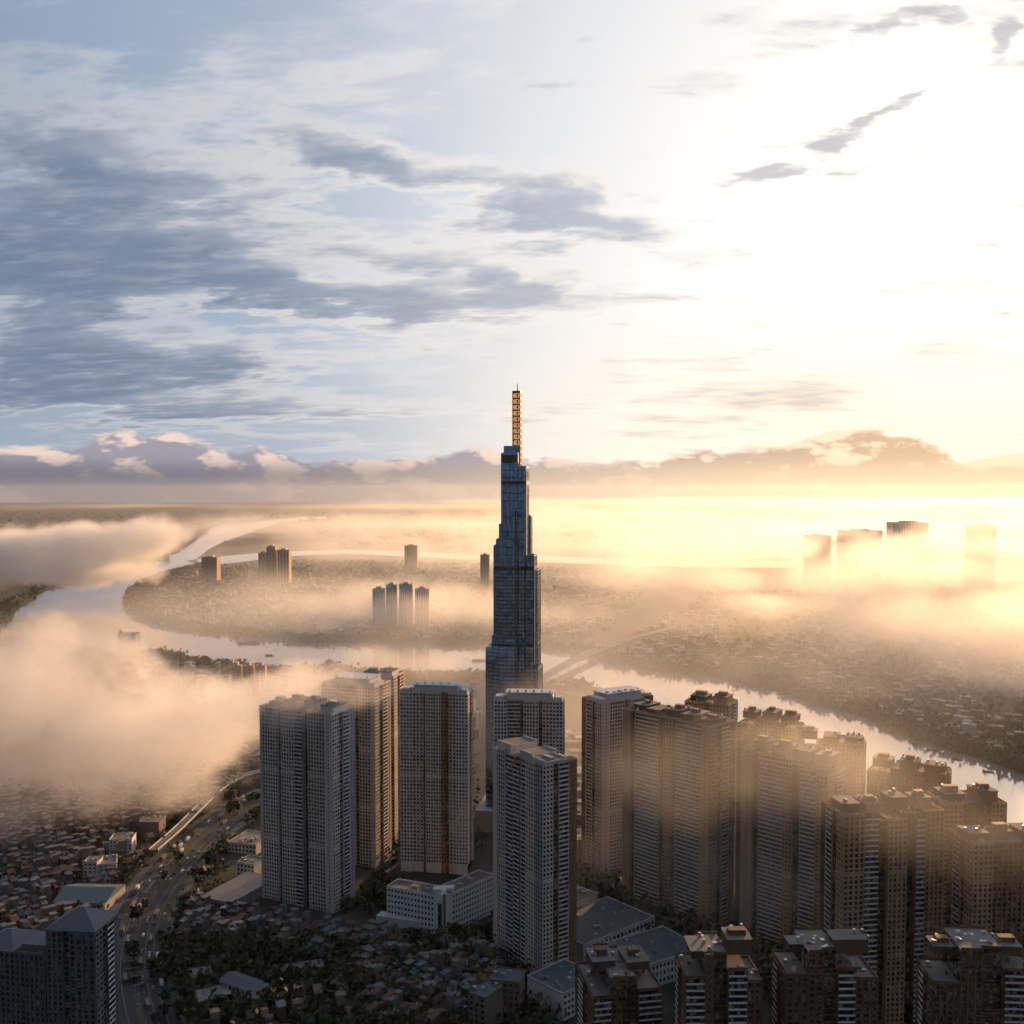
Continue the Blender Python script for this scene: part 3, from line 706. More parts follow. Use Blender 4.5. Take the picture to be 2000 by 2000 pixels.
# ------------------------------------------------------------------ footprints to keep clear
FOOT = []
for o in [q for q in COL.objects if q.type == 'EMPTY' and q.get('category') in ('apartment tower', 'skyscraper')]:
    xs = [v.co for c in o.children if c.data for v in c.data.vertices]
    FOOT.append((o.location.copy(), o.rotation_euler.z, min(v.x for v in xs), max(v.x for v in xs), min(v.y for v in xs), max(v.y for v in xs)))
def add_foot(o, x0, x1, y0, y1): FOOT.append((Vector(o.location), o.rotation_euler.z, x0, x1, y0, y1))
def clear(p, mrg=4.0):
    for loc, rz, x0, x1, y0, y1 in FOOT:
        d = p - loc; c, s_ = math.cos(rz), math.sin(rz); x, y = d.x*c + d.y*s_, -d.x*s_ + d.y*c
        if x0 - mrg < x < x1 + mrg and y0 - mrg < y < y1 + mrg: return False
    return True
def dist_poly(p, line):
    best = 1e9
    for i in range(len(line) - 1):
        a, b = line[i], line[i+1]; ab = b - a; t = max(0, min(1, (p - a).dot(ab)/max(1e-6, ab.length_squared)))
        best = min(best, (p - a - ab*t).length)
    return best
def inside(p, poly):
    r_ = False; j = len(poly) - 1
    for i in range(len(poly)):
        a, b = poly[i], poly[j]
        if (a.y > p.y) != (b.y > p.y) and p.x < (b.x - a.x)*(p.y - a.y)/(b.y - a.y) + a.x: r_ = not r_
        j = i
    return r_
def to_px(p):
    d = Vector(p) - Vector((0, 0, CAM_Z)); c, s_ = math.cos(PITCH), math.sin(PITCH)
    f = d.y*c - d.z*s_; u = d.x/f; v = (d.y*s_ + d.z*c)/f
    return (u + .5)*2000, (.5 + SHIFT - v)*2000
HWY_L = smooth(HWY, 5); RIVERS = [(P_, min(p.x for p in P_), max(p.x for p in P_), min(p.y for p in P_), max(p.y for p in P_)) for P_ in (R_MAIN, R_THIN, R_ARM)]
def wet(p): return any(x0 < p.x < x1 and y0 < p.y < y1 and inside(p, P_) for P_, x0, x1, y0, y1 in RIVERS)

# ------------------------------------------------------------------ single buildings
def windowed(mb, L_, H_, y, nf, n, wfrac=.55, hfrac=.5, z0=1.0, x0=0.0, d=.18):
    """window panes set in a facade at -y side, each a shallow box"""
    fh = (H_ - z0)/nf; p = L_/n
    for k in range(nf):
        for i in range(n):
            mb.box(x0 + i*p + p*(1-wfrac)/2, x0 + i*p + p*(1+wfrac)/2, y - d*.2, y + d, z0 + k*fh + fh*(1-hfrac)/2, z0 + k*fh + fh*(1+hfrac)/2)
    return mb
def wing(t, PL, PR, depth, H_, wall, floors, base, rz0, roof='roof_felt'):
    d = PR - PL; W_ = d.length; yaw = math.atan2(d.y, d.x) - rz0
    c, s_ = math.cos(-rz0), math.sin(-rz0); q = PL - base; loc = Vector((q.x*c - q.y*s_, q.x*s_ + q.y*c, 0))
    mb = MB(); fh = H_/floors
    # spandrels and piers in front of a glass core
    for k in range(floors + 1):
        z = k*fh; mb.box(0, W_, -.35, 0, max(0, z - fh*.28), min(H_, z + fh*.28))
    n = int(W_/3.0)
    for i in range(n + 1): x = W_*i/n; mb.box(max(0, x - .55), min(W_, x + .55), -.4, 0, 0, H_)
    mb.box(-.4, 0, -.4, depth, 0, H_).box(W_, W_ + .4, -.4, depth, 0, H_).box(0, W_, depth, depth + .4, 0, H_)
    o = mb.build('wing_wall', wall, t, loc=loc, rz=yaw)
    MB().box(.02, W_ - .02, 0.01, depth - .01, 0, H_ - .5).build('window_glass', 'window_glass', o)
    MB().box(.05, W_ - .05, .05, depth - .05, H_ - .45, H_ - .1).build('roof_slab', roof, o)
    p = MB().box(-.4, W_ + .4, -.42, -.02, H_ + .003, H_ + 1.2).build('parapet', wall, o)
    MB().box(-.4, W_ + .4, depth, depth + .4, H_ + .003, H_ + 1.2).build('parapet', wall, o)
    MB().box(-.4, 0, -.0, depth - .02, H_ + .003, H_ + 1.2).build('parapet', wall, o); MB().box(W_, W_ + .4, 0, depth - .02, H_ + .003, H_ + 1.2).build('parapet', wall, o)
    for k in range(4):
        x = W_*(.1 + .8*rnd.random()); MB().box(x - 1.5, x + 1.5, depth*.3, depth*.6, H_ - .1, H_ + 1.5 + rnd.random()).build('cooling_unit', 'steel', o)
    c, s_ = math.cos(yaw + rz0), math.sin(yaw + rz0); FOOT.append((PL.copy(), yaw + rz0, -2, W_ + 2, -3, depth + 2))
    return o, W_
A_, C_, B_ = at(757, 1806), at(868, 1828), at(965, 1782)
inst = empty('white_institute', C_, 0.0, 'white angled institute block with rows of windows between the pale tower and the nearest tower', 'office building')
def toward(p, q, d_): return p + (q - p).normalized()*d_
w1, l1 = wing(inst, A_, toward(C_, A_, 9), 17, 31, 'white_render', 7, C_, 0.0)
w2, l2 = wing(inst, toward(C_, B_, 9), B_, 17, 31, 'white_render', 7, C_, 0.0)
pa, pb = toward(C_, A_, 9) - C_, toward(C_, B_, 9) - C_
MB().prism([(pa.x, pa.y), (0, -2.5), (pb.x, pb.y), (pb.x*.9 + 2, pb.y + 13), (pa.x*.9, pa.y + 13)], 0, 33.5).build('corner_block', 'white_render', inst)
MB().prism([(-.9, -2.45), (0, -3.2), (1.3, -2.5), (.4, -1.5)], .0, 34.6).build('corner_pilaster', 'brown_render', inst)
dx = (pa - Vector((0, -2.5, 0))).normalized()
q0, q1 = Vector((0, -2.5, 0)) + dx*2.4, Vector((0, -2.5, 0)) + dx*6.4; nn = Vector((dx.y, -dx.x, 0))
if nn.y > 0: nn = -nn
MB().prism([tuple((q0 + nn*.15)[:2]), tuple((q0 - nn*.3)[:2]), tuple((q1 - nn*.3)[:2]), tuple((q1 + nn*.15)[:2])], 5, 26).build('stair_window', 'window_glass', inst)
MB().box(-9, -2, 2, 9, 33.5, 36.5).build('plant_room', 'white_render', inst); MB().box(1, 6, 3, 8, 33.5, 35.2).build('plant_room', 'steel', inst)
MB().prism([tuple((A_ - C_ + Vector((-9, -1, 0)))[:2]), tuple((A_ - C_ + Vector((28, -13, 0)))[:2]), tuple((A_ - C_ + Vector((32, -4, 0)))[:2]), tuple((A_ - C_ + Vector((-6, 8, 0)))[:2])], 0, 8).build('entrance_podium', 'white_render', inst)
FOOT.append((A_.copy(), math.atan2((C_-A_).y, (C_-A_).x), -10, 50, -16, 20))

def block(name, label, cat, PL, PR, depth, H_, wall, roof, floors=0, rooftype='flat', group=None, bays=0):
    W_, yaw = frame_of(PL, PR); t = empty(name, PL, yaw, label, cat, group)
    w = MB().box(0, W_, 0, depth, 0, H_).build('wall', wall, t)
    if floors:
        n = bays or max(2, int(W_/3.4)); windowed(MB(), W_, H_, 0, floors, n, d=-.12).build('windows', 'window_glass', t, kind='stuff')
        q = MB(); fh = (H_ - 1)/floors
        for k in range(floors): q.box(.3, W_ - .3, -.35, -.02, 1.0 + k*fh + fh*.12, 1.0 + k*fh + fh*.20)
        q.build('window_sills', wall, t, kind='stuff')
    if rooftype == 'flat':
        MB().box(-.25, W_ + .25, -.25, depth + .25, H_ + .002, H_ + .35).build('roof', roof, t)
        for a in ((-.25, W_ + .25, -.25, .1), (-.25, W_ + .25, depth - .1, depth + .25), (-.25, .1, .12, depth - .12), (W_ - .1, W_ + .25, .12, depth - .12)):
            MB().box(*a, H_ + .35, H_ + 1.2).build('parapet', wall, t)
        for k in range(3 if W_ < 25 else 11):
            x, y = W_*(.06 + .86*rnd.random()), depth*(.08 + .8*rnd.random()); MB().box(x - 1.2, x + 1.2, y - 1, y + 1, H_ + .35, H_ + 1.6 + rnd.random()*1.5).build('cooling_unit', 'steel', t)
    elif rooftype == 'gable':
        MB().gable(0, W_, 0, depth, H_ + .002, depth*.14, .8).build('roof', roof, t)
        for k in range(1, 9): MB().box(W_*k/9 - .12, W_*k/9 + .12, -.75, -.5, H_ + .12, H_ + .3).build('gutter_bracket', 'steel', t)
    elif rooftype == 'shed':
        MB().prism([(-.6, -.6), (W_ + .6, -.6), (W_ + .6, depth + .6), (-.6, depth + .6)], H_ + .002, H_ + .6).build('roof', roof, t)
        for k in range(1, 12): MB().box(W_*k/12 - .1, W_*k/12 + .1, -.5, depth + .5, H_ + .6, H_ + .72).build('roof_rib', roof, t)
    add_foot(t, 0, W_, 0, depth); return t
G_MALL = 'low commercial blocks at the foot of the towers'
block('retail_hall', 'small white hall with tall columns right of the nearest tower', 'hall', at(1118, 1800), at(1168, 1776), 30, 13, 'white_render', 'roof_felt', 1, bays=5, group=G_MALL)
block('retail_hall', 'long hall with a dark flat roof and white glazed front behind the teal roof', 'hall', at(1140, 1884), at(1278, 1826), 52, 14, 'white_render', 'slate', 2, bays=18, group=G_MALL)
block('retail_hall', 'hall with a wide teal flat roof between the dark blocks and the widest slab', 'hall', at(1250, 1938), at(1372, 1898), 44, 17, 'white_render', 'teal_metal', 3, group=G_MALL)
block('retail_hall', 'white walled hall with pale teal roof at the bottom beside the low brown block', 'hall', at(1100, 1995), at(1172, 1958), 34, 18, 'white_render', 'teal_metal', 4, group=G_MALL)
G_WARE = 'sheds and offices beside the highway'
block('warehouse', 'grey flat-roofed warehouse right of the highway below the fog-topped tower', 'warehouse', at(392, 1773), at(452, 1785), 62, 9, 'grey_render', 'tin', 1, 'shed', G_WARE)
block('office_block', 'low concrete office with flat roof left of the fog-topped tower', 'office', at(445, 1664), at(500, 1670), 36, 9, 'pale_beige', 'concrete', 2, group=G_WARE)
block('office_block', 'white three-storey office beside the foot of the fog-topped tower', 'office', at(463, 1712), at(497, 1718), 18, 13, 'white_render', 'concrete', 3, group=G_WARE)
block('warehouse', 'wide teal-roofed shed on the left side of the highway', 'warehouse', at(105, 1780), at(205, 1782), 40, 8, 'grey_render', 'teal_metal', 1, 'gable', G_WARE)
block('office_block', 'pale five-storey block among the houses left of the highway, above the teal shed', 'office', at(163, 1722), at(190, 1722), 14, 17, 'pale_beige', 'concrete', 5, group=G_WARE)
block('office_block', 'white four-storey block next to the pale block left of the highway', 'office', at(194, 1720), at(228, 1716), 22, 14, 'white_render', 'tin_blue', 4, group=G_WARE)
block('office_block', 'broad white block at the edge of the fog, left of the highway', 'office', at(214, 1672), at(258, 1670), 18, 15, 'white_render', 'concrete', 4, group=G_WARE)
block('office_block', 'blank pinkish gable block closest to the fog along the highway', 'office', at(271, 1640), at(311, 1640), 20, 17, 'pink', 'concrete', 0, group=G_WARE)
block('warehouse', 'long white shed with dark windows among the trees at the bottom', 'warehouse', at(430, 1935), at(502, 1962), 14, 8, 'white_render', 'slate', 1, 'gable', G_WARE, bays=9)
block('warehouse', 'grey tin shed beside the long white shed', 'warehouse', at(372, 1922), at(412, 1915), 12, 5, 'tin', 'tin', 0, 'shed', G_WARE)
block('warehouse', 'brown tin shed at the bottom below the long white shed', 'warehouse', at(388, 1972), at(452, 1956), 16, 5, 'rust', 'tin', 0, 'shed', G_WARE)
block('warehouse', 'pale sloping-roofed school shed in the dark trees at bottom centre', 'warehouse', at(560, 1918), at(632, 1905), 12, 7, 'mint', 'tin', 1, 'gable', G_WARE)
block('apartment_block', 'ochre gabled block with bluish front at the bottom centre', 'apartment block', at(915, 2010), at(948, 2022), 20, 24, 'cream', 'slate', 6, group=G_WARE)
block('apartment_block', 'tan block with blank end wall beside the ochre block', 'apartment block', at(958, 1990), at(1015, 1996), 18, 26, 'pink', 'slate', 6, group=G_WARE)

REFS = [(at(*p), w) for p, w in (((155, 1775), 'the teal-roofed shed'), ((176, 1720), 'the pale five-storey block'), ((212, 1718), 'the white four-storey block'), ((236, 1670), 'the broad white block'),
    ((290, 1640), 'the pinkish gable block'), ((425, 1760), 'the grey warehouse'), ((470, 1665), 'the concrete office'), ((480, 1714), 'the white three-storey office'), ((585, 1775), 'the fog-topped tower'),
    ((700, 1760), 'the tower garden'), ((800, 1815), 'the institute left wing'), ((915, 1805), 'the institute right wing'), ((868, 1845), 'the institute corner'), ((1010, 1890), 'the nearest stepped tower'), ((930, 2012), 'the ochre block'), ((985, 1992), 'the tan blank-ended block'),
    ((465, 1945), 'the long white shed'), ((392, 1918), 'the grey tin shed'), ((420, 1965), 'the brown tin shed'), ((595, 1910), 'the pale school shed'), ((60, 1640), 'the left edge of the fog'), ((40, 1760), 'the left picture edge'),
    ((262, 1860), 'the lower highway'), ((285, 1775), 'the highway bend'), ((370, 1660), 'the upper highway'), ((430, 1560), 'the elevated railway'), ((700, 1960), 'the lower lane'), ((780, 1900), 'the middle lane'), ((860, 1960), 'the back lane'),
    ((1140, 1740), 'the small columned hall'), ((1200, 1765), 'the widest slab'), ((1180, 1730), 'the slender tower'), ((1260, 1815), 'the long dark-roofed hall'), ((640, 1850), 'the open ground'), ((560, 1860), 'the grove edge'), ((330, 1900), 'the side road'), ((320, 1985), 'the bottom picture edge'), ((620, 1985), 'the lower grove'))]
def near(q): return min(REFS, key=lambda r_: (r_[0] - q).length)[1]

# ------------------------------------------------------------------ small houses, one thing each
def house_kit(i):
    r = random.Random(900 + i); w, d = 4.2 + r.random()*1.8, 9 + r.random()*6; fl = r.choice((2, 2, 3, 3, 4)); h = fl*3.3
    wall = ['paint_white', 'cream', 'pink', 'mint', 'shaded_tan', 'concrete', 'shaded_grey', 'shaded_tan'][i % 8]
    roof = ['tin', 'tile_red', 'tin_blue', 'concrete', 'tile_orange', 'tin', 'rust', 'roof_felt'][(i*3 + i//8) % 8]
    parts = [('wall', MB().box(0, w, 0, d, 0, h).mesh('house_wall', wall), None)]
    parts.append(('windows', windowed(MB(), w, h, 0, fl, 2, .5, .5, .4, d=-.1).mesh('house_windows', 'window_glass'), 'stuff'))
    parts.append(('balcony', MB().box(.2, w - .2, -1.1, 0, 3.3, 3.45).box(.2, w - .2, -1.1, -1.0, 3.45, 4.3).mesh('house_balcony', wall), None))
    if roof.startswith('tile'): parts.append(('roof', (MB().gable if r.random() < .6 else MB().hip)(0, w, 0, d, h + .002, 1.9, .3).mesh('house_roof', roof), None))
    else:
        k = d*(.45 + .3*r.random())
        parts.append(('roof', MB().prism([(-.2, -.2), (w + .2, -.2), (w + .2, k), (-.2, k)], h + .002, h + .25).mesh('house_roof', roof), None))
        parts.append(('roof_room', MB().box(.1, w - .1, k, d, h + .002, h + 2.6).mesh('house_roof_room', wall), None))
        parts.append(('roof_sheet', MB().box(-.2, w + .2, k - .6, d + .3, h + 2.6, h + 2.75).mesh('house_roof_sheet', roof), None))
        parts.append(('water_tank', MB().tube(w*.5, k*.5, .6, h + .25, h + 1.7, 8).mesh('house_tank', 'steel'), None))
    colour = {'paint_white': 'white', 'cream': 'cream', 'pink': 'pinkish', 'mint': 'pale green', 'pale_beige': 'beige', 'concrete': 'drab', 'shaded_grey': 'grey', 'shaded_tan': 'tan'}[wall]
    rn = {'tin': 'grey tin roof', 'tile_red': 'red tiled roof', 'tin_blue': 'blue tin roof', 'concrete': 'concrete roof terrace', 'tile_orange': 'orange tiled roof', 'rust': 'rusty tin roof', 'roof_felt': 'dark flat roof'}[roof]
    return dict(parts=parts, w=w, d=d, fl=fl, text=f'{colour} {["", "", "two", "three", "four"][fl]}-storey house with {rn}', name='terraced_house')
KITS = [house_kit(i) for i in range(16)]
quarters = [
    ('in the quarter left of the highway', [(-60, 1560), (120, 1560), (330, 1530), (470, 1510), (440, 1570), (330, 1665), (262, 1760), (225, 1850), (-60, 1850)], R(38), 1.0),
    ('between the highway and the fog-topped tower', [(345, 1765), (420, 1795), (520, 1790), (700, 1815), (700, 1870), (560, 1880), (430, 1840), (330, 1850), (310, 1800)], R(-20), .85),
    ('in the dark lanes below the white institute', [(700, 1830), (860, 1845), (960, 1850), (990, 1900), (950, 1960), (1060, 1990), (900, 2010), (740, 2010), (700, 1930)], R(-35), .95),
    ('among the dark trees at the bottom left', [(200, 1960), (330, 1960), (560, 1930), (700, 1960), (700, 2040), (220, 2040)], R(20), .35),
    ('in the shade between highway and fog bank', [(330, 1500), (500, 1440), (510, 1500), (480, 1530), (400, 1560)], R(30), .8)]
cands = []
for qi, (where, poly, ang, dens) in enumerate(quarters):
    P_ = [at(*p) for p in poly]; c, s_ = math.cos(ang), math.sin(ang)
    us = [p.x*c + p.y*s_ for p in P_]; vs2 = [-p.x*s_ + p.y*c for p in P_]
    u = min(us); row = 0
    v = min(vs2)
    while v < max(vs2):
        u = min(us) + rnd.random()*4; row += 1
        flip = row % 2
        while u < max(us):
            k = rnd.randrange(16); kit = KITS[k]; lane = rnd.random() < .06
            p = Vector(((u)*c - v*s_, u*s_ + v*c, 0)); q = p + Vector((c*kit['w']/2 - s_*kit['d']/2, s_*kit['w']/2 + c*kit['d']/2, 0))
            u += kit['w'] + (.15 if not lane else 5)
            if rnd.random() > dens or not inside(q, P_) or not clear(q, 9) or dist_poly(q, HWY_L) < 36 or wet(q): continue
            X, Yp = to_px(q + Vector((0, 0, 8)))
            if not (-20 < X < 2020 and Yp < 2030): continue
            cands.append((q.length, k, p, ang + (math.pi if flip else 0), qi, q))
        v += 15.5 if row % 2 else 21
cands.sort(key=lambda t_: t_[0])
vis = cands
step_ = max(1.0, len(vis)/300)
n_ind = 0; rest = []
for i, (dd, k, p, ang, qi, q) in enumerate(vis):
    kit = KITS[k]
    loc = p if ang < 3 and ang > -3 and abs(ang) < 1.6 else None
    c, s_ = math.cos(ang), math.sin(ang)
    base = q - Vector((c*kit['w']/2 - s_*kit['d']/2, s_*kit['w']/2 + c*kit['d']/2, 0))
    if n_ind < 300:
        n_ind += 1
        sc = .85 + .35*rnd.random(); lab = ('tallish ' if sc > 1.08 else 'low ' if sc < .95 else '') + kit['text'] + ' near ' + near(q)
        t = empty('terraced_house', base, ang + rnd.uniform(-.04, .04), lab, 'house', lab); t.scale = (1, 1, sc)
        for nm, me, kd in kit['parts']:
            o = put(nm, me, t)
            if kd: o['kind'] = kd
    else: rest.append((k, base, ang))
def merge(name, items, label):
    """many copies of small kits joined into one mass"""
    mats, V, F, MI = [], [], [], []
    for k, base, ang in items:
        c, s_ = math.cos(ang), math.sin(ang); sc = .85 + .4*rnd.random()
        for nm, me, kd in KITS[k]['parts']:
            m = me.materials[0]
            if m not in mats: mats.append(m)
            n = len(V); mi = mats.index(m)
            for v in me.vertices: x, y, z = v.co; V.append((base.x + x*c - y*s_, base.y + x*s_ + y*c, z*sc))
            for pl in me.polygons: F.append(tuple(n + q for q in pl.vertices)); MI.append(mi)
    me = bpy.data.meshes.new(name); me.from_pydata(V, [], F)
    for m in mats: me.materials.append(m)
    me.polygons.foreach_set('material_index', MI)
    return put(name, me, kind='stuff', label=label, category='houses')
if rest: merge('packed_houses', rest, 'mass of small houses packed behind the nearer ones under the fog')

# ------------------------------------------------------------------ far city, read as one mass
def _city(T, bs, pos):
    x, y, z = T.xyz(pos); w = T.white(T.vec(T.m('FLOOR', x/14), T.m('FLOOR', y/14), 0.0))
    T.nt.links.new(T.mix(T.step(w, .55, 1.0), (.16, .12, .10), (.55, .50, .46)), bs.inputs['Base Color'])
mat('far_city', (0, 0, 0), .8, build=_city)
def far_city(name, polys, n, label, tall=14, big=1.0):
    mb = MB(); P_ = [[at(*p) for p in poly] for poly in polys]
    for poly in P_:
        x0, x1 = min(p.x for p in poly), max(p.x for p in poly); y0, y1 = min(p.y for p in poly), max(p.y for p in poly); k = 0; tr = 0
        while k < n and tr < n*6:
            tr += 1; q = Vector((rnd.uniform(x0, x1), rnd.uniform(y0, y1), 0))
            if not inside(q, poly) or wet(q) or not clear(q, 14): continue
            if mnoise.noise(Vector((q.x*.004, q.y*.004, 4))) < -.12: continue
            k += 1; w, d, h = rnd.uniform(7, 22)*big, rnd.uniform(7, 20)*big, 4 + tall*rnd.random()**2.2
            a = .4*mnoise.noise(Vector((q.x*.002, q.y*.002, 9)))*3
            c, s_ = math.cos(a), math.sin(a)
            mb.prism([(q.x + (sx_*w*c - sy_*d*s_)/2, q.y + (sx_*w*s_ + sy_*d*c)/2) for sx_, sy_ in ((-1, -1), (1, -1), (1, 1), (-1, 1))], 0, h)
    return mb.build(name, 'far_city', kind='stuff', label=label, category='far city')
far_city('distant_houses', [[(300, 1140), (420, 1110), (620, 1095), (940, 1104), (1300, 1120), (1150, 1268), (800, 1245), (470, 1228), (300, 1205), (262, 1178)]], 3200, 'hazy mass of low houses on the river peninsula')
far_city('distant_houses', [[(1180, 1280), (1400, 1150), (2100, 1150), (2100, 1520), (1800, 1435), (1480, 1330)]], 2200, 'low houses on the golden far bank at the right')
far_city('distant_houses', [[(-60, 1135), (60, 1150), (160, 1118), (330, 1070), (380, 1030), (300, 1000), (-60, 1000)]], 900, 'far dusky city beyond the upper river')
far_city('distant_houses', [[(-60, 1120), (160, 1108), (330, 1064), (380, 1022), (480, 1004), (2060, 1004), (2060, 1096), (1300, 1090), (940, 1078), (640, 1066), (560, 1020), (460, 1052), (330, 1100)]], 2600, 'far low city dissolving into the haze beyond the thin upper river', 26, 2.6)
far_city('riverside_houses', [[(240, 1300), (420, 1312), (640, 1318), (720, 1334), (930, 1345), (930, 1460), (700, 1480), (500, 1440), (280, 1400)], [(1060, 1360), (1150, 1370), (1240, 1420), (1180, 1650), (1090, 1700)]], 700, 'riverside houses between the towers and the near bank', 18)

# ------------------------------------------------------------------ trees
def crown_mesh(name, m, seed, n=150, rx=3.4, rz=3.0, zc=6.2, leaf=1.15):
    r = random.Random(seed); V, F = [], []
    cl = [Vector((r.gauss(0, .45)*rx, r.gauss(0, .45)*rx, zc + r.gauss(0, .4)*rz)) for _ in range(9)]
    for i in range(n):
        c = r.choice(cl); p = c + Vector((r.gauss(0, .30)*rx, r.gauss(0, .30)*rx, r.gauss(0, .28)*rz))
        a = Vector((r.gauss(0, 1), r.gauss(0, 1), r.gauss(0, .8))).normalized(); b = a.orthogonal().normalized(); c2 = a.cross(b)
        s_ = leaf*(.6 + .8*r.random()); k = len(V)
        V += [tuple(p + b*s_), tuple(p + c2*s_*.8), tuple(p - b*s_), tuple(p - c2*s_*.8)]; F.append((k, k+1, k+2, k+3))
    me = bpy.data.meshes.new(name); me.from_pydata(V, [], F); me.materials.append(MATS[m]); return me
def trunk_mesh(seed):
    r = random.Random(seed); mb = MB().tube(0, 0, .32, 0, 4.2, 6, .2)
    for k in range(4):
        a = k*1.6 + r.random(); n = len(mb.v)
        dx_, dy_ = math.cos(a), math.sin(a)
        mb.v += [(0, .1, 3.4), (.1, -.08, 3.4), (-.1, -.08, 3.4), (dx_*2.0, dy_*2.0, 6.0)]
        mb.f += [(n, n+1, n+3), (n+1, n+2, n+3), (n+2, n, n+3)]
    return mb.mesh('tree_trunk', 'bark')
CROWNS = [crown_mesh('crown_a', 'leaf', 1), crown_mesh('crown_b', 'leaf', 2, rx=2.6, rz=3.6, zc=6.6), crown_mesh('crown_c', 'leaf_olive', 3, rx=4.0), crown_mesh('crown_d', 'leaf', 4, rx=3.0)]
TRUNKS = [trunk_mesh(i) for i in range(3)]
KIND = ['dark round-crowned tree', 'tall narrow dark tree', 'wide olive-green tree', 'bushy dark green tree']
tree_zones = [('lining the highway', None, 70), ('in the dark grove', [(300, 1850), (520, 1840), (720, 1860), (740, 1990), (560, 2010), (300, 2010)], 90),
              ('below the white institute', [(700, 1815), (760, 1815), (870, 1840), (970, 1800), (960, 1850), (860, 1860)], 26),
              ('in the park between the towers', [(1090, 1700), (1170, 1720), (1215, 1760), (1300, 1810), (1240, 1830), (1110, 1760)], 44),
              ('in the tower garden', [(660, 1790), (720, 1720), (780, 1720), (770, 1790)], 36)]
zone_pts = []
for where, poly, n in tree_zones:
    if poly is None:
        for i in range(n):
            j = rnd.randrange(4, len(HWY_L) - 8); a, b = HWY_L[j], HWY_L[j+1]; d = (b - a).normalized(); nr = Vector((-d.y, d.x, 0))
            zone_pts.append((a.lerp(b, rnd.random()) + nr*(rnd.choice((-1, 1))*rnd.uniform(29, 36) if rnd.random() < .75 else rnd.uniform(-1, 1)), where))
    else:
        P_ = [at(*p) for p in poly]; x0, x1 = min(p.x for p in P_), max(p.x for p in P_); y0, y1 = min(p.y for p in P_), max(p.y for p in P_); k = 0; tr = 0
        while k < n and tr < 4000:
            tr += 1; q = Vector((rnd.uniform(x0, x1), rnd.uniform(y0, y1), 0))
            if inside(q, P_): k += 1; zone_pts.append((q, where))
n_tree = 0
for q, where in zone_pts:
    if not clear(q, 3) or wet(q): continue
    X, Yp = to_px(q + Vector((0, 0, 6)))
    if not (-5 < X < 2005 and Yp < 2008): continue
    k = rnd.randrange(4); s_ = .9 + .7*rnd.random(); lab = ('big ' if s_ > 1.4 else 'mid-sized ' if s_ > 1.12 else 'low ') + f'{KIND[k]} {where}, near {near(q)}'
    t = empty('tree', q, rnd.random()*6.28, lab, 'tree', lab); t.scale = (s_, s_, s_*(.85 + .3*rnd.random()))
    put('trunk', TRUNKS[k % 3], t); put('crown', CROWNS[k], t); n_tree += 1
def tree_mass(name, pts, label, leaf=2.4, per=16):
    V, F = [], []
    for q, s_ in pts:
        for i in range(per):
            p = q + Vector((rnd.gauss(0, 3.2)*s_, rnd.gauss(0, 3.2)*s_, abs(rnd.gauss(5, 2.6))*s_))
            a = Vector((rnd.gauss(0, 1), rnd.gauss(0, 1), rnd.gauss(0, .8))).normalized(); b = a.orthogonal().normalized(); c2 = a.cross(b); k = len(V); l = leaf*s_*(.6 + .8*rnd.random())
            V += [tuple(p + b*l), tuple(p + c2*l*.8), tuple(p - b*l), tuple(p - c2*l*.8)]; F.append((k, k+1, k+2, k+3))
    me = bpy.data.meshes.new(name); me.from_pydata(V, [], F); me.materials.append(MATS['leaf']); return put(name, me, kind='stuff', label=label, category='trees')
def along(line, n, side, w):
    out = []
    seg = [(line[i], line[i+1]) for i in range(len(line) - 1)]; ln = [(b - a).length for a, b in seg]; tot = sum(ln)
    for i in range(n):
        t = rnd.random()*tot; j = 0
        while j < len(ln) - 1 and t > ln[j]: t -= ln[j]; j += 1
        a, b = seg[j]; d = (b - a).normalized(); nr = Vector((-d.y, d.x, 0))
        q = a.lerp(b, min(1, t/max(1e-6, ln[j]))) + nr*side*(4 + abs(rnd.gauss(0, w)))
        if not wet(q) and clear(q, 6): out.append((q, rnd.uniform(.8, 1.7)))
    return out
tree_mass('riverbank_trees', along(S_far, 2600, -1, 26), 'dark belt of trees along the far river bank')
tree_mass('riverbank_trees', along(S_near[:70], 900, -1, 14) + along(S_near[:70], 400, 1, 14) + along(S_near[70:], 250, -1, 8), 'trees along the near river bank behind the towers')
tree_mass('riverbank_trees', along(S_arm_l, 900, -1, 40) + along(S_arm_l, 600, 1, 40), 'trees along the upper river at the far left')
def scatter(poly, n):
    P_ = [at(*p) for p in poly]; x0, x1 = min(p.x for p in P_), max(p.x for p in P_); y0, y1 = min(p.y for p in P_), max(p.y for p in P_); out = []; tr = 0
    while len(out) < n and tr < n*8:
        tr += 1; q = Vector((rnd.uniform(x0, x1), rnd.uniform(y0, y1), 0))
        if inside(q, P_) and not wet(q) and clear(q, 5) and dist_poly(q, HWY_L) > 27: out.append((q, rnd.uniform(.7, 1.6)))
    return out
tree_mass('peninsula_trees', scatter([(262, 1178), (310, 1130), (420, 1108), (620, 1095), (900, 1104), (1100, 1260), (800, 1250), (470, 1232), (300, 1205)], 1700), 'tree cover between the houses of the peninsula', 3.0, 12)
tree_mass('far_bank_trees', scatter([(1250, 1300), (1500, 1200), (2100, 1200), (2100, 1530), (1800, 1440), (1480, 1332)], 1700), 'tree cover on the golden far bank at the right', 3.0, 12)
tree_mass('grove_trees', scatter([(280, 1840), (520, 1830), (740, 1860), (960, 1840), (1080, 1930), (1080, 2040), (200, 2040)], 620) + scatter([(1080, 1700), (1220, 1740), (1400, 1830), (1640, 1900), (1640, 2000), (1300, 1900), (1100, 1800)], 420), 'dense dark undergrowth and trees between the lower buildings', 1.5, 22)
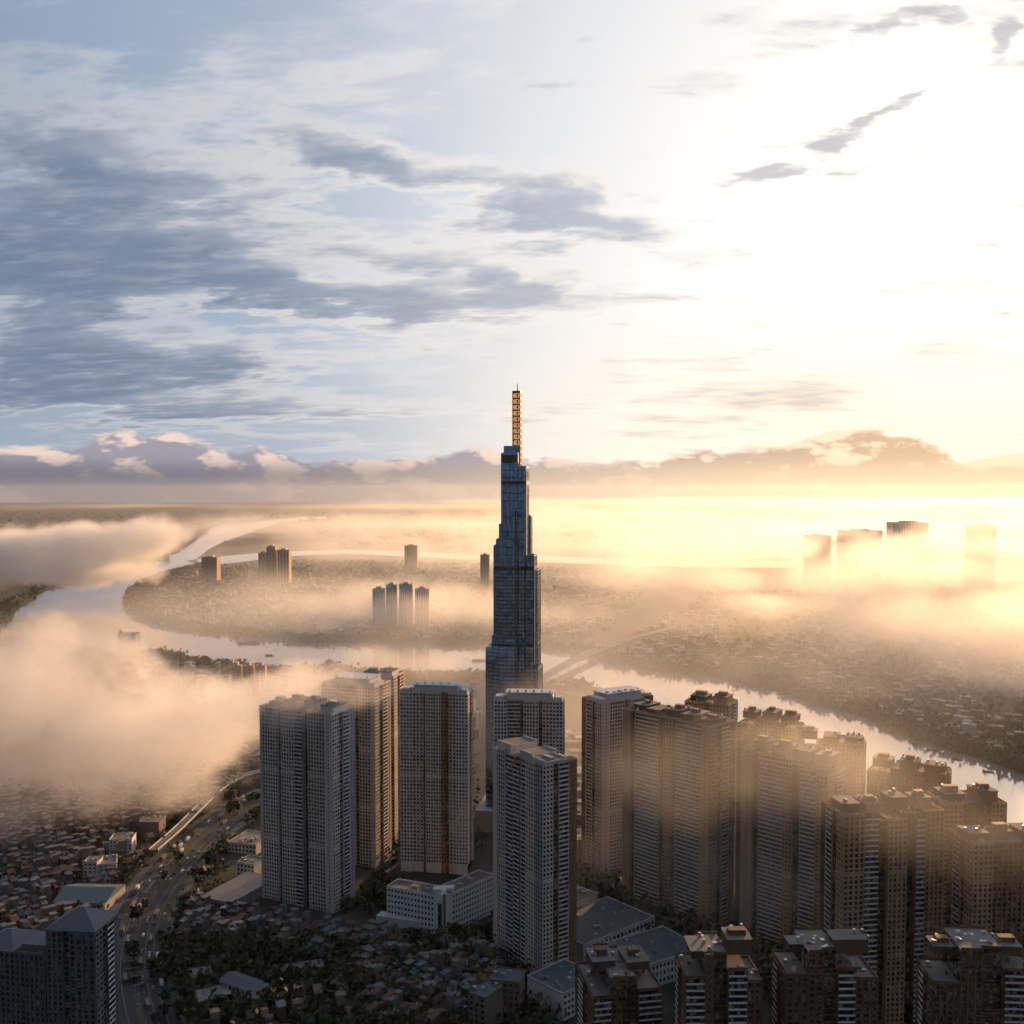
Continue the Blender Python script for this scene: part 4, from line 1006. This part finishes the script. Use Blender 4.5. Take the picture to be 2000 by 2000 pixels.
tree_mass('quarter_trees', scatter([(-60, 1540), (330, 1520), (700, 1480), (930, 1470), (930, 1700), (700, 1700), (500, 1620), (330, 1850), (-60, 1850)], 620), 'scattered trees among the houses and verges at the left', 1.5, 18)

# ------------------------------------------------------------------ distant towers, one thing each
def far_tower(label, px0, px1, base_py, top_py, depth, wall, acc, cap=True, group='distant towers in the haze'):
    PL, PR = at(px0, base_py), at(px1, base_py); H_ = at_y((px0 + px1)/2, top_py, PL.y).z; W_ = (PR - PL).length
    t = empty('distant_tower', PL, 0, label, 'tower', group)
    MB().box(0, W_, 0, depth, 0, H_).build('wall', acc, t)
    n = max(2, int(W_/9)); p = W_/n
    for i in range(n): MB().box(i*p + p*.14, i*p + p*.86, -1.4, -.0, 0, H_ - 3*(i % 2)).build('facade_bay', wall, t)
    q = MB(); k = 0
    while 6 + k*3.5 < H_ - 5:
        for i in range(n): q.box(i*p + p*.26, i*p + p*.74, -1.52, -1.41, 6 + k*3.5, 7.7 + k*3.5)
        k += 1
    q.build('windows', 'window_glass', t, kind='stuff')
    if cap: MB().box(W_*.3, W_*.7, depth*.2, depth*.8, H_, H_ + 5).build('roof_room', wall, t)
    FOOT.append((PL.copy(), 0, 0, W_, -3, depth)); return t
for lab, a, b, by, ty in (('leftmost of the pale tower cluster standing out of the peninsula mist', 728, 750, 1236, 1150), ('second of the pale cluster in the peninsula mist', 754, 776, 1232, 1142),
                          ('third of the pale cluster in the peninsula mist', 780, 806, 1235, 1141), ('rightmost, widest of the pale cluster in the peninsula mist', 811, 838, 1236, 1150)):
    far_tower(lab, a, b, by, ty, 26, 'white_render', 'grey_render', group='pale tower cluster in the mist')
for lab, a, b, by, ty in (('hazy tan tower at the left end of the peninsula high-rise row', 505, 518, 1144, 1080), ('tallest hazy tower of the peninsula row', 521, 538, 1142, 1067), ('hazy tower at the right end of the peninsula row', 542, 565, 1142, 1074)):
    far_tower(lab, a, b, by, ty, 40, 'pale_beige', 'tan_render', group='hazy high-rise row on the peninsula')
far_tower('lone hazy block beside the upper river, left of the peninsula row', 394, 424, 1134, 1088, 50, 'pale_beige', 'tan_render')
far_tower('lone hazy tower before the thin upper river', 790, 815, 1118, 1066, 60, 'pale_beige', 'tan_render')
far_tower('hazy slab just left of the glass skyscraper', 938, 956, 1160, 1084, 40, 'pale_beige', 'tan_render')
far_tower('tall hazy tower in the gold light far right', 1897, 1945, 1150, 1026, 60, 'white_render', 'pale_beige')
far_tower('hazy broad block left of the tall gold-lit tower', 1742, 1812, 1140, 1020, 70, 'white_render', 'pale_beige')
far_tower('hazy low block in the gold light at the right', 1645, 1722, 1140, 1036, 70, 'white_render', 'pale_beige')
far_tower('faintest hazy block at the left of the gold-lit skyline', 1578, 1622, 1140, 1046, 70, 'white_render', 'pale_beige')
for i, (a, b) in enumerate(((452, 470), (474, 494), (498, 518))):
    far_tower(['left of three low slabs on the near river bank', 'middle of three low slabs on the near river bank', 'right of three low slabs on the near river bank'][i], a, b, 1352, 1300, 14, 'pale_beige', 'tan_render', group='low slabs by the near bank')
ht = far_tower('dark hotel tower with small corner dome above the left fog bank', 231, 266, 1296, 1238, 26, 'grey_render', 'slate', False, None)
hH = at_y(248, 1238, at(231, 1296).y).z
MB().tube(4.5, 5, 4.2, hH, hH + 3, 10).tube(4.5, 5, 3.8, hH + 3, hH + 9, 10, .4).build('corner_dome', 'slate', ht)

# ------------------------------------------------------------------ elevated railway, river bridge
def viaduct(name, label, cat, pts, w, z, m, pier_gap, n=6, slope=None, rail=1.2):
    c = smooth(pts, n); t = empty(name, c[0], 0, label, cat); b0 = c[0]
    def ribbon(nm, off, ww, z0, z1, mm):
        v, f = [], []
        for i, p in enumerate(c):
            d = (c[min(i+1, len(c)-1)] - c[max(i-1, 0)]).normalized(); nr = Vector((-d.y, d.x, 0)); zb = z if slope is None else z*slope(i/(len(c)-1))
            for s_, zz_ in ((-1, z0), (1, z0), (1, z1), (-1, z1)): q = p - b0 + nr*(off + s_*ww/2); v.append((q.x, q.y, zb + zz_))
        for i in range(len(c)-1):
            a, b = 4*i, 4*i + 4
            for k in range(4): f.append((a+k, b+k, b+(k+1) % 4, a+(k+1) % 4))
        f += [(0, 1, 2, 3), (len(v)-1, len(v)-2, len(v)-3, len(v)-4)]
        me = bpy.data.meshes.new(nm); me.from_pydata(v, [], f); me.materials.append(MATS[mm]); put(nm, me, t)
    ribbon('deck', 0, w, -1.6, 0, m)
    for s_ in (-1, 1): ribbon('side_parapet', s_*(w/2 - .15), .3, .003, rail, 'white_render')
    acc = 0
    for i in range(1, len(c)):
        acc += (c[i] - c[i-1]).length
        if acc > pier_gap:
            acc = 0; q = c[i] - b0; zb = z if slope is None else z*slope(i/(len(c)-1)); d = (c[i] - c[i-1]).normalized(); o = MB().tube(0, 0, 1.2, 0, zb - 2.8, 8).build('pier', 'concrete', t, loc=(q.x, q.y, 0))
            MB().box(-1.2, 1.2, -w*.42, w*.42, zb - 2.8, zb - 1.61).build('pier_head', 'concrete', o, rz=math.atan2(d.y, d.x))
    return t
viaduct('metro_viaduct', 'pale elevated railway curving up from the highway to the fog-topped tower', 'viaduct', [(300, 1680), (345, 1640), (385, 1600), (430, 1557), (466, 1535), (510, 1522), (600, 1500), (690, 1470), (760, 1420), (800, 1380)], 9, 10, 'concrete', 34)
viaduct('flyover', 'short pale flyover above the elevated railway beside the fog', 'flyover', [(395, 1520), (440, 1500), (480, 1487), (520, 1478), (600, 1460)], 9, 8, 'concrete', 30)
viaduct('river_bridge', 'long low bridge crossing the bright river right of the skyscraper', 'bridge', [(1000, 1372), (1060, 1336), (1120, 1302), (1180, 1276), (1240, 1254), (1330, 1230)], 22, 13, 'concrete', 55, slope=lambda t_: .72 + .28*math.sin(math.pi*min(1, max(0, t_))))

# ------------------------------------------------------------------ boats and vehicles
def boat(label, px, py, length, rz, cargo=True):
    b = at(px, py); w = length*.18; t = empty('barge' if cargo else 'small_boat', (b.x, b.y, .05), rz, label, 'barge' if cargo else 'boat')
    h = length*.05 + .6
    MB().prism([(-length/2, -w/2), (length*.38, -w/2), (length/2, 0), (length*.38, w/2), (-length/2, w/2)], -.2, h, [(-length/2, -w*.55), (length*.4, -w*.55), (length*.53, 0), (length*.4, w*.55), (-length/2, w*.55)]).build('hull', 'rust' if cargo else 'dark_brown', t)
    if cargo: MB().box(-length*.28, length*.34, -w*.4, w*.4, h, h + 1.4).build('cargo_hold', 'dark_brown', t)
    MB().box(-length*.46, -length*.32, -w*.32, w*.32, h + .003, h + length*.06 + .8).build('wheelhouse', 'paint_white', t)
    return t
boat('long dark cargo barge in mid-river at the left', 486, 1257, 52, R(-8)); boat('smaller barge below the long one', 526, 1281, 18, R(-10))
boat('barge half hidden beside the glass skyscraper', 936, 1291, 30, R(0))
for i, (a, b, ww) in enumerate((((1741), 1432, 'nearest the broad reach, farthest upstream'), (1790, 1454, 'second along the far bank at the right'), (1822, 1466, 'third along the far bank at the right'), (1868, 1484, 'fourth along the far bank at the right'), (1930, 1508, 'last along the far bank, near the right edge'))):
    boat('small moored boat ' + ww, a, b, 13, R(-30), False)
def vehicle_kit(kind, col):
    L_, w, h = {'car': (4.4, 1.8, 1.45), 'van': (5.6, 2.0, 2.3), 'truck': (9.5, 2.4, 3.3), 'bus': (11.5, 2.5, 3.1)}[kind]
    P_ = []
    if kind == 'car':
        P_.append(('body', MB().prism([(-L_/2, -w/2), (L_/2, -w/2), (L_/2, w/2), (-L_/2, w/2)], .35, .85).mesh('car_body', col)))
        P_.append(('cabin', MB().prism([(-L_*.36, -w*.46), (L_*.22, -w*.46), (L_*.22, w*.46), (-L_*.36, w*.46)], .852, h, [(-L_*.26, -w*.4), (L_*.1, -w*.4), (L_*.1, w*.4), (-L_*.26, w*.4)]).mesh('car_cabin', 'car_dark')))
        P_.append(('roof_panel', MB().box(-L_*.25, L_*.09, -w*.39, w*.39, h + .002, h + .05).mesh('car_roof', col)))
    elif kind == 'truck':
        P_.append(('cargo_box', MB().box(-L_/2, L_*.24, -w/2, w/2, .9, h).mesh('truck_box', col))); P_.append(('cab', MB().prism([(L_*.26, -w*.48), (L_/2, -w*.48), (L_/2, w*.48), (L_*.26, w*.48)], .5, 2.6, [(L_*.26, -w*.45), (L_*.46, -w*.45), (L_*.46, w*.45), (L_*.26, w*.45)]).mesh('truck_cab', 'paint_white')))
    else:
        P_.append(('body', MB().box(-L_/2, L_/2, -w/2, w/2, .4, h).mesh('van_body', col))); P_.append(('window_band', MB().box(-L_*.48, L_*.505, -w*.505, w*.505, h*.55, h*.82).mesh('van_windows', 'car_dark')))
    for sx_ in (-.32, .32):
        for sy_ in (-.47, .47):
            mb = MB(); r_ = .34 if kind in ('car', 'van') else .5
            n = len(mb.v); k = 10; ya, yb = sy_*w - .12, sy_*w + .12
            mb.v += [(sx_*L_ + r_*math.cos(2*math.pi*i/k), yy, r_ + r_*math.sin(2*math.pi*i/k)) for yy in (ya, yb) for i in range(k)]
            mb.f += [tuple(range(k))[::-1], tuple(range(k, 2*k))] + [(i, (i+1) % k, k + (i+1) % k, k + i) for i in range(k)]
            P_.append(('wheel', mb.mesh('wheel', 'rubber')))
    return P_
VK = {('car', c): vehicle_kit('car', c) for c in ('car_white', 'car_dark', 'steel', 'tile_red')}
VK[('truck', 'car_white')] = vehicle_kit('truck', 'car_white'); VK[('bus', 'cream')] = vehicle_kit('bus', 'cream'); VK[('van', 'car_white')] = vehicle_kit('van', 'car_white')
CN = {'car_white': 'white', 'car_dark': 'black', 'steel': 'silver', 'tile_red': 'red', 'cream': 'cream'}
for i in range(110):
    kk = rnd.choices(list(VK), (5, 5, 5, 2, 3, 2, 3))[0]; j = rnd.randrange(6, len(HWY_L) - 10); a, b = HWY_L[j], HWY_L[j+1]; d = (b - a).normalized(); nr = Vector((-d.y, d.x, 0)); lane = rnd.choice((-17.5, -11.5, -5.5, 5.5, 11.5, 17.5))
    p = a.lerp(b, rnd.random()) + nr*lane; lab = f'{CN[kk[1]]} {kk[0]} in the ' + {-17.5: 'outermost right', -11.5: 'middle right', -5.5: 'inner right', 5.5: 'inner left', 11.5: 'middle left', 17.5: 'outermost left'}[lane] + f' lane of the highway near {near(p)}'
    t = empty('highway_' + kk[0], (p.x, p.y, .05), math.atan2(d.y, d.x) + (math.pi if lane > 0 else 0), lab, kk[0], lab)
    for nm, me in VK[kk]: put(nm, me, t)
# street lamps on the highway median
def lamp_kit():
    arm = MB().box(-3.2, 3.2, -.06, .06, 11.0, 11.15).mesh('lamp_arm', 'steel'); pole = MB().tube(0, 0, .16, .16, 11.2, 6, .08).mesh('lamp_pole', 'steel')
    return pole, arm, MB().box(2.6, 3.5, -.18, .18, 10.8, 11.0).mesh('lamp_head', 'steel'), MB().box(-3.5, -2.6, -.18, .18, 10.8, 11.0).mesh('lamp_head', 'steel')
LK = lamp_kit()
acc = 0
for i in range(1, len(HWY_L)):
    a, b = HWY_L[i-1], HWY_L[i]; n = int((b - a).length/34) + 1; d = (b - a).normalized()
    for k in range(n):
        p = a.lerp(b, k/n); X, Yp = to_px(p)
        if not (0 < X < 2000 and Yp < 2000): continue
        t = empty('street_lamp', p, math.atan2(d.y, d.x) + math.pi/2, 'double-armed steel street lamp on the highway median near ' + near(p), 'street lamp', 'street lamps on the highway median')
        for nm, me in zip(('pole', 'arm', 'lamp_head', 'lamp_head'), LK): put(nm, me, t)
print('houses', n_ind, len(rest), 'trees', n_tree)

# ------------------------------------------------------------------ haze and fog
def volume_mat(name, col, g, density, even=False):
    m = bpy.data.materials.new(name); m.use_nodes = True; nt = m.node_tree; nt.nodes.clear()
    pv = nt.nodes.new('ShaderNodeVolumePrincipled'); out = nt.nodes.new('ShaderNodeOutputMaterial'); nt.links.new(pv.outputs[0], out.inputs['Volume'])
    pv.inputs['Color'].default_value = (*col, 1); pv.inputs['Anisotropy'].default_value = g
    pv.inputs['Density'].default_value = density
    if even: pv.inputs['Density Attribute'].default_value = ''
    return m
HAZE = volume_mat('haze_air', (.92, .95, 1.0), .5, 1.2e-5, True)
hz = MB().box(-30500, 30500, -30500, 30500, -2, 480).build('haze', HAZE)
hz['kind'] = 'stuff'; hz['label'] = 'thin morning haze lying over the whole city'; hz['category'] = 'haze'

def fog(name, label, lo, hi, voxel, lumps, dens, nscale, namp, edge=.35, ground=0.0, seed=0.0, squash=1.0, warp=.35):
    FOGM = volume_mat(name + '_vapour', (.992, .98, .965), .52, dens)
    """a fog bank: soft ellipsoids broken up by turbulence, turned into a density grid. lumps: (centre, radii, weight)"""
    ng = bpy.data.node_groups.new(name, 'GeometryNodeTree')
    ng.interface.new_socket('Geometry', in_out='OUTPUT', socket_type='NodeSocketGeometry')
    T = Tree(ng)
    pos = E(T, T.new('GeometryNodeInputPosition').outputs[0], True)
    px, py, pz = T.xyz(pos)
    sc = T.vm('MULTIPLY', pos, (1.0, 1.0, squash))
    n0 = T.noise(sc + (seed*97.0), nscale*.45, 2, .5, color=True)
    sc2 = sc + (n0 - .5)*(warp/nscale)
    n = T.noise(sc2 + (seed*31.0 + 5.0), nscale, 7, .70)
    acc = None
    for c, r, w in lumps:
        d = T.vm('LENGTH', T.vm('MULTIPLY', pos - tuple(c), tuple(1/q for q in r)))
        f = T.m('SUBTRACT', 1.0, d)*1.0
        if w != 1: f = f - (1 - w)
        acc = f if acc is None else T.m('SMOOTH_MAX', acc, f, .15)
    f = acc + (n - .5)*(namp*2.0)
    den = T.step(f, 0.0, edge)
    # nothing at the faces of the grid
    ex = (hi[0] - lo[0]); ey = (hi[1] - lo[1]); ez = hi[2] - lo[2]
    fade = T.step(px, lo[0], lo[0] + ex*.06)*T.step(px, hi[0], hi[0] - ex*.06)*T.step(py, lo[1], lo[1] + ey*.06)*T.step(py, hi[1], hi[1] - ey*.06)*T.step(pz, hi[2], hi[2] - ez*.12)
    if ground: fade = fade*T.lin(pz, 0.0, ground, .0, 1.0)
    den = den*fade
    vc = T.new('GeometryNodeVolumeCube')
    T.plug(vc.inputs['Density'], den); vc.inputs['Background'].default_value = 0
    vc.inputs['Min'].default_value = lo; vc.inputs['Max'].default_value = hi
    for i, k in enumerate(('X', 'Y', 'Z')): vc.inputs['Resolution ' + k].default_value = max(8, int((hi[i] - lo[i])/voxel[i]))
    sm = T.new('GeometryNodeSetMaterial'); sm.inputs['Material'].default_value = FOGM
    go = ng.nodes.new('NodeGroupOutput')
    ng.links.new(vc.outputs[0], sm.inputs[0]); ng.links.new(sm.outputs[0], go.inputs[0])
    me = bpy.data.meshes.new(name); me.materials.append(FOGM)
    o = put(name, me, kind='stuff', label=label, category='fog')
    md = o.modifiers.new('fog', 'NODES'); md.node_group = ng
    return o
def L(px, py, Y, rx, ry, rz, w=1.0): return (at_y(px, py, Y), (rx, ry, rz), w)
fog('fog_bank', 'thick peach fog bank rolling over the houses at the left, against the apartment towers',
    (-760, 780, 0), (-70, 1500, 235), (3.4, 4.5, 3),
    [L(30, 1360, 1200, 180, 170, 80), L(160, 1388, 1200, 125, 130, 50), L(60, 1490, 1130, 150, 130, 62), L(220, 1450, 1120, 130, 110, 60), L(350, 1430, 1060, 95, 90, 45),
     L(440, 1390, 1010, 85, 80, 34), L(540, 1365, 960, 75, 60, 24), L(620, 1345, 950, 60, 40, 17, .9), L(360, 1350, 1300, 120, 90, 32, .8), L(530, 1392, 862, 40, 18, 16, .75), L(560, 1380, 850, 62, 34, 24, 1.0), L(640, 1345, 920, 70, 45, 22, 1.0), L(600, 1360, 890, 60, 40, 22), L(280, 1520, 1010, 110, 80, 34, .85), L(120, 1560, 1030, 120, 90, 34, .85)],
    .0110, .014, 1.9, edge=.36, ground=60, seed=1)
fog('fog_bank', 'low pink cloud floating over the river bend at the far left', (-2300, 2700, 20), (-750, 4000, 330), (8, 10, 6),
    [L(20, 1085, 3300, 420, 330, 85), L(170, 1068, 3300, 300, 260, 85), L(275, 1055, 3300, 170, 170, 80), L(110, 1110, 3200, 360, 260, 60), L(-60, 1075, 3350, 400, 300, 80)],
    .014, .0068, 1.1, edge=.4, ground=0, seed=2)
fog('fog_bank', 'golden cloud banks filling the valley beyond the river at the right', (40, 1450, 0), (2400, 5200, 330), (9, 11, 5.5),
    [L(1220, 1062, 3000, 150, 200, 52), L(1390, 1080, 2800, 190, 220, 52), L(1500, 1078, 2700, 180, 200, 48), L(1090, 1012, 4600, 210, 200, 70, .9),
     L(1640, 1130, 2300, 170, 180, 50), L(1760, 1118, 2250, 200, 180, 56), L(1850, 1120, 2200, 150, 160, 45), L(1900, 1210, 1950, 240, 200, 60), L(1720, 1215, 2100, 200, 180, 40, .85),
     L(1960, 1300, 1700, 160, 140, 55), L(1500, 1180, 2500, 330, 220, 40, .7), L(1980, 1030, 3300, 500, 250, 60, .8), L(1600, 1050, 3900, 800, 400, 60, .85), L(1300, 1130, 2700, 420, 300, 45, .8), L(1850, 1080, 2800, 500, 300, 55, .9), L(1980, 1240, 1850, 260, 200, 60), L(1250, 1010, 4700, 700, 300, 50, .8), L(1950, 980, 4700, 700, 300, 60, .9)],
    .0036, .0062, 1.3, edge=.45, ground=40, seed=3)
fog('fog_bank', 'wisps of mist drifting over the peninsula beyond the skyscraper', (-900, 1500, 0), (300, 3700, 190), (9, 12, 6),
    [L(640, 1190, 2700, 180, 200, 45), L(760, 1160, 2900, 200, 200, 55), L(880, 1170, 2800, 220, 220, 50), L(600, 1225, 2500, 130, 130, 35, .9), L(980, 1200, 2600, 260, 260, 50),
     L(780, 1195, 2420, 200, 90, 45), L(740, 1290, 1700, 110, 80, 34), L(830, 1300, 1650, 90, 70, 30), L(680, 1300, 1680, 90, 70, 26, .9)],
    .0050, .008, 1.05, edge=.8, ground=30, seed=4)
fog('valley_mist', 'thin gold mist lying along the ground behind the towers', (-3200, 960, 0), (6200, 10500, 225), (48, 60, 7),
    [((150, 1700, 0), (700, 800, 125), 1.0), ((900, 2400, 0), (1700, 1600, 190), 1.0), ((-500, 2600, 0), (1000, 1700, 150), .95), ((-250, 1500, 0), (500, 700, 140), .8),
     ((1900, 3600, 0), (2200, 2400, 230), 1.05), ((2600, 6000, 0), (3200, 3600, 230), 1.05), ((100, 5600, 0), (2600, 3000, 170), .9), ((120, 1120, 40), (420, 190, 170), .9), ((900, 1800, 0), (750, 550, 150), 1.0), ((0, 9000, 0), (5000, 3000, 200), .95)],
    .0015, .0026, 1.3, edge=1.0, ground=0, seed=5)
fog('tower_mist', 'faint gold mist drifting between the brown towers at the right', (-150, 620, 5), (480, 1060, 215), (6, 8, 5),
    [L(1500, 1560, 770, 60, 60, 42), L(1620, 1500, 740, 60, 60, 30), L(1450, 1640, 760, 60, 60, 50), L(1300, 1560, 800, 70, 70, 50, .9), L(1700, 1620, 690, 70, 60, 40, .85), L(1560, 1460, 800, 80, 60, 26), L(985, 1430, 985, 150, 48, 95, .9), L(1120, 1420, 1000, 110, 55, 80, .8), ((250, 720, 70), (260, 150, 95), .75), ((120, 800, 60), (160, 120, 90), .7)],
    .0032, .016, 1.1, edge=.7, ground=60, seed=6, squash=1.6)
fog('sunlit_mist', 'amber veil of mist hanging in front of the brown towers at the right', (40, 470, 90), (420, 800, 260), (6, 7, 5),
    [L(1350, 1500, 640, 75, 75, 34), L(1480, 1470, 620, 75, 75, 36), L(1620, 1510, 600, 85, 75, 36), L(1750, 1560, 580, 80, 70, 36, .95), L(1880, 1610, 570, 70, 60, 30, .85), L(1240, 1500, 680, 45, 55, 28, .8)],
    .0011, .013, 1.2, edge=.7, seed=8, squash=1.5)
fog('far_mist', 'pale mist dissolving the plain below the horizon', (-15000, 9800, 0), (17000, 29500, 230), (180, 220, 12),
    [((5000, 15000, 0), (9000, 7000, 230), 1.0), ((9000, 23000, 0), (14000, 8000, 260), 1.05), ((-1500, 20000, 0), (7000, 8000, 180), .8), ((-8500, 21000, 0), (6000, 8000, 150), .62)],
    .00032, .0005, .7, edge=1.0, seed=9)
